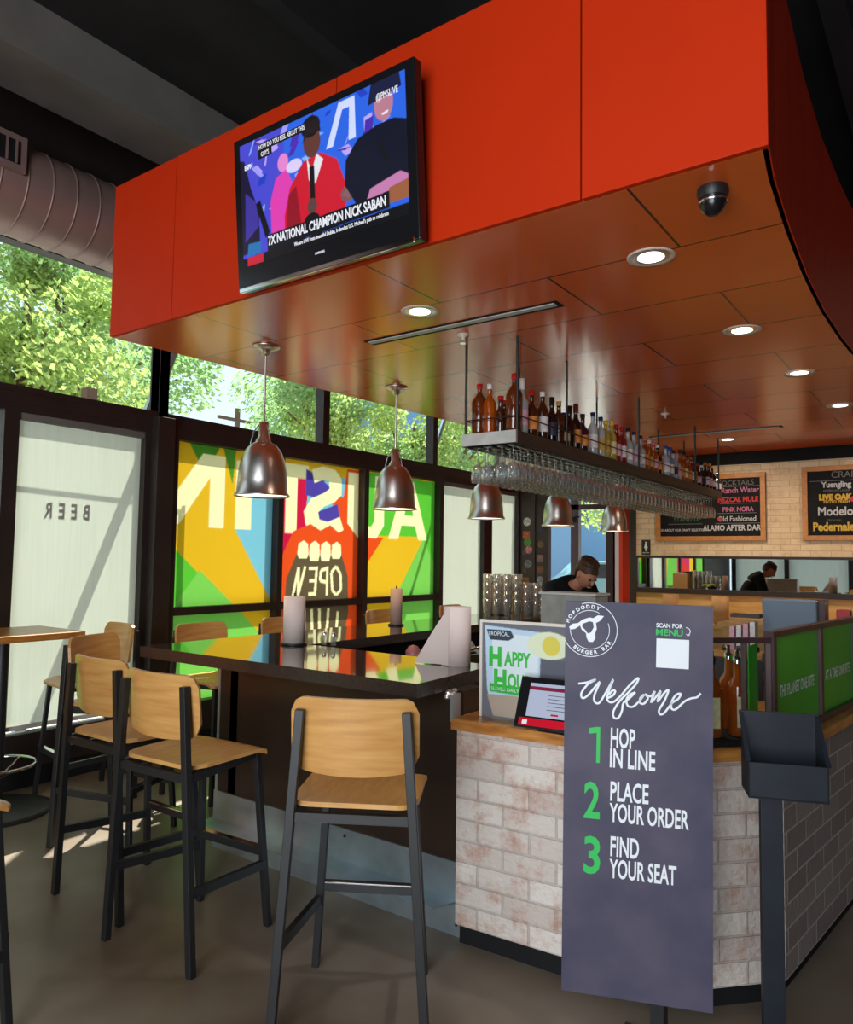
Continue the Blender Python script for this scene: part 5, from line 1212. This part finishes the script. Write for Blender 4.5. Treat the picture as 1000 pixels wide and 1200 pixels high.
MT['skin'] = mat('skin', S(196, 138, 112), .55, spec=.3); MT['shirt'] = mat('black_shirt', (.010, .010, .012), .85, spec=.2); MT['jeans'] = mat('dark_trousers', (.02, .022, .03), .8); MT['hair'] = mat('brown_hair', S(70, 44, 28), .6, var=.4, vscale=60)
# local frame: +x is where he leans (screen right), feet at origin
r = thing('person', 'person in a black shirt leaning forward over the far counter, head bowed', 'person', (5.80, 2.86, 0), math.radians(-112)); r.scale = (1.03,) * 3
hip, chest, neck, head = (0, 0, .93), (.14, 0, 1.24), (.27, 0, 1.34), (.33, 0, 1.38)
pts = [hip, (.06, 0, 1.08), chest, (.22, 0, 1.33), neck, head]
pts += [(.0, .10, .88), (.03, .11, .48), (-.02, .11, .08), (.14, .12, .03)]; pts += [(.0, -.10, .88), (.03, -.11, .48), (-.02, -.11, .08), (.14, -.12, .03)]
pts += [(.19, .19, 1.30), (.26, .25, 1.08), (.46, .16, 1.00), (.55, .12, 1.00)]; pts += [(.19, -.19, 1.30), (.26, -.25, 1.08), (.46, -.16, 1.00), (.55, -.12, 1.00)]
ed = [(0, 1), (1, 2), (2, 3), (3, 4), (4, 5), (0, 6), (6, 7), (7, 8), (8, 9), (0, 10), (10, 11), (11, 12), (12, 13), (3, 14), (14, 15), (15, 16), (16, 17), (3, 18), (18, 19), (19, 20), (20, 21)]
rad = [(.13, .09), (.12, .09), (.13, .09), (.07, .06), .05, .05, .085, .055, .04, .035, .085, .055, .04, .035, .06, .042, .03, .028, .06, .042, .03, .028]
for side in (16, 20):
    bx, by, bz = pts[side + 1]
    for k in range(4):
        i0 = len(pts); yy = by + (-.03 + k * .02)
        L_ = (.075, .085, .08, .065)[k]; pts += [(bx + .03, yy, bz), (bx + .03 + L_ * .6, yy, bz - .004), (bx + .03 + L_, yy, bz - .02)]; ed += [(side + 1, i0), (i0, i0 + 1), (i0 + 1, i0 + 2)]; rad += [.010, .009, .008]
    i0 = len(pts); sgn_ = -1 if by > 0 else 1; pts += [(bx + .01, by + sgn_ * .04, bz), (bx + .045, by + sgn_ * .06, bz - .005)]; ed += [(side + 1, i0), (i0, i0 + 1)]; rad += [.011, .009]
skin('body', pts, ed, rad, 'skin', r)
# head bowed : local shape then tilted forward
hd = bpy.data.objects.new('head', None)
Hm = Matrix.Translation((.37, 0, 1.425)) @ Matrix.Rotation(math.radians(38), 4, 'Y')
def hp(n_, mb, m):
    mb.v = [tuple(Hm @ Vector(p)) for p in mb.v]; return mb.build(n_, m, r)
m = MB().ball((0, 0, 0), .095, .074, .112, 20, 14)
m.v = [(x * (1 - .15 * max(0, -z / .11)) + .012 * max(0, -z / .11), y * (1 - .28 * max(0, -z / .11)), z) for x, y, z in m.v]
m.ball((.098, 0, -.02), .016, .012, .022, 8, 6).ball((.09, .0, -.062), .010, .024, .007, 8, 6).ball((.0, .075, -.012), .016, .008, .028, 8, 6).ball((.0, -.075, -.012), .016, .008, .028, 8, 6)
hp('head', m, 'skin')
m = MB(); 
for s_ in (-1, 1): m.ball((.086, s_ * .03, .008), .010, .013, .007, 8, 6)
hp('eyes', m, 'blackc')
m = MB().ball((-.012, 0, .022), .101, .083, .110, 20, 14); m.v = [(x, y, max(z, -.05 if x < -.03 else .035 + (.02 if x > .06 else 0))) for x, y, z in m.v]
for k in range(16): a = k * .39; m.ball((-.02 + .05 * math.cos(a), .048 * math.sin(a), .098), .035, .03, .026, 8, 6)
hp('hair', m, 'hair')
skin('shirt', [(0, 0, .92), (.06, 0, 1.08), (.14, 0, 1.24), (.22, 0, 1.33), (.275, 0, 1.36), (.19, .19, 1.30), (.26, .25, 1.08), (.33, .22, 1.05), (.19, -.19, 1.30), (.26, -.25, 1.08), (.33, -.22, 1.05)], [(0, 1), (1, 2), (2, 3), (3, 4), (3, 5), (5, 6), (6, 7), (3, 8), (8, 9), (9, 10)],
     [(.165, .13), (.16, .125), (.19, .135), (.18, .13), .092, .085, .066, .058, .075, .06, .052], 'shirt', r)
skin('trousers', [(0, 0, .95), (.0, .10, .86), (.03, .11, .48), (-.02, .11, .10), (.0, -.10, .86), (.03, -.11, .48), (-.02, -.11, .10)], [(0, 1), (1, 2), (2, 3), (0, 4), (4, 5), (5, 6)], [(.16, .12), .10, .07, .06, .10, .07, .06], 'jeans', r)
for s_ in (-1, 1): MB().box(-.08, .2, s_ * .115 - .045, s_ * .115 + .045, 0, .07).build('shoe', 'blackmatte', r, bevel=.02)
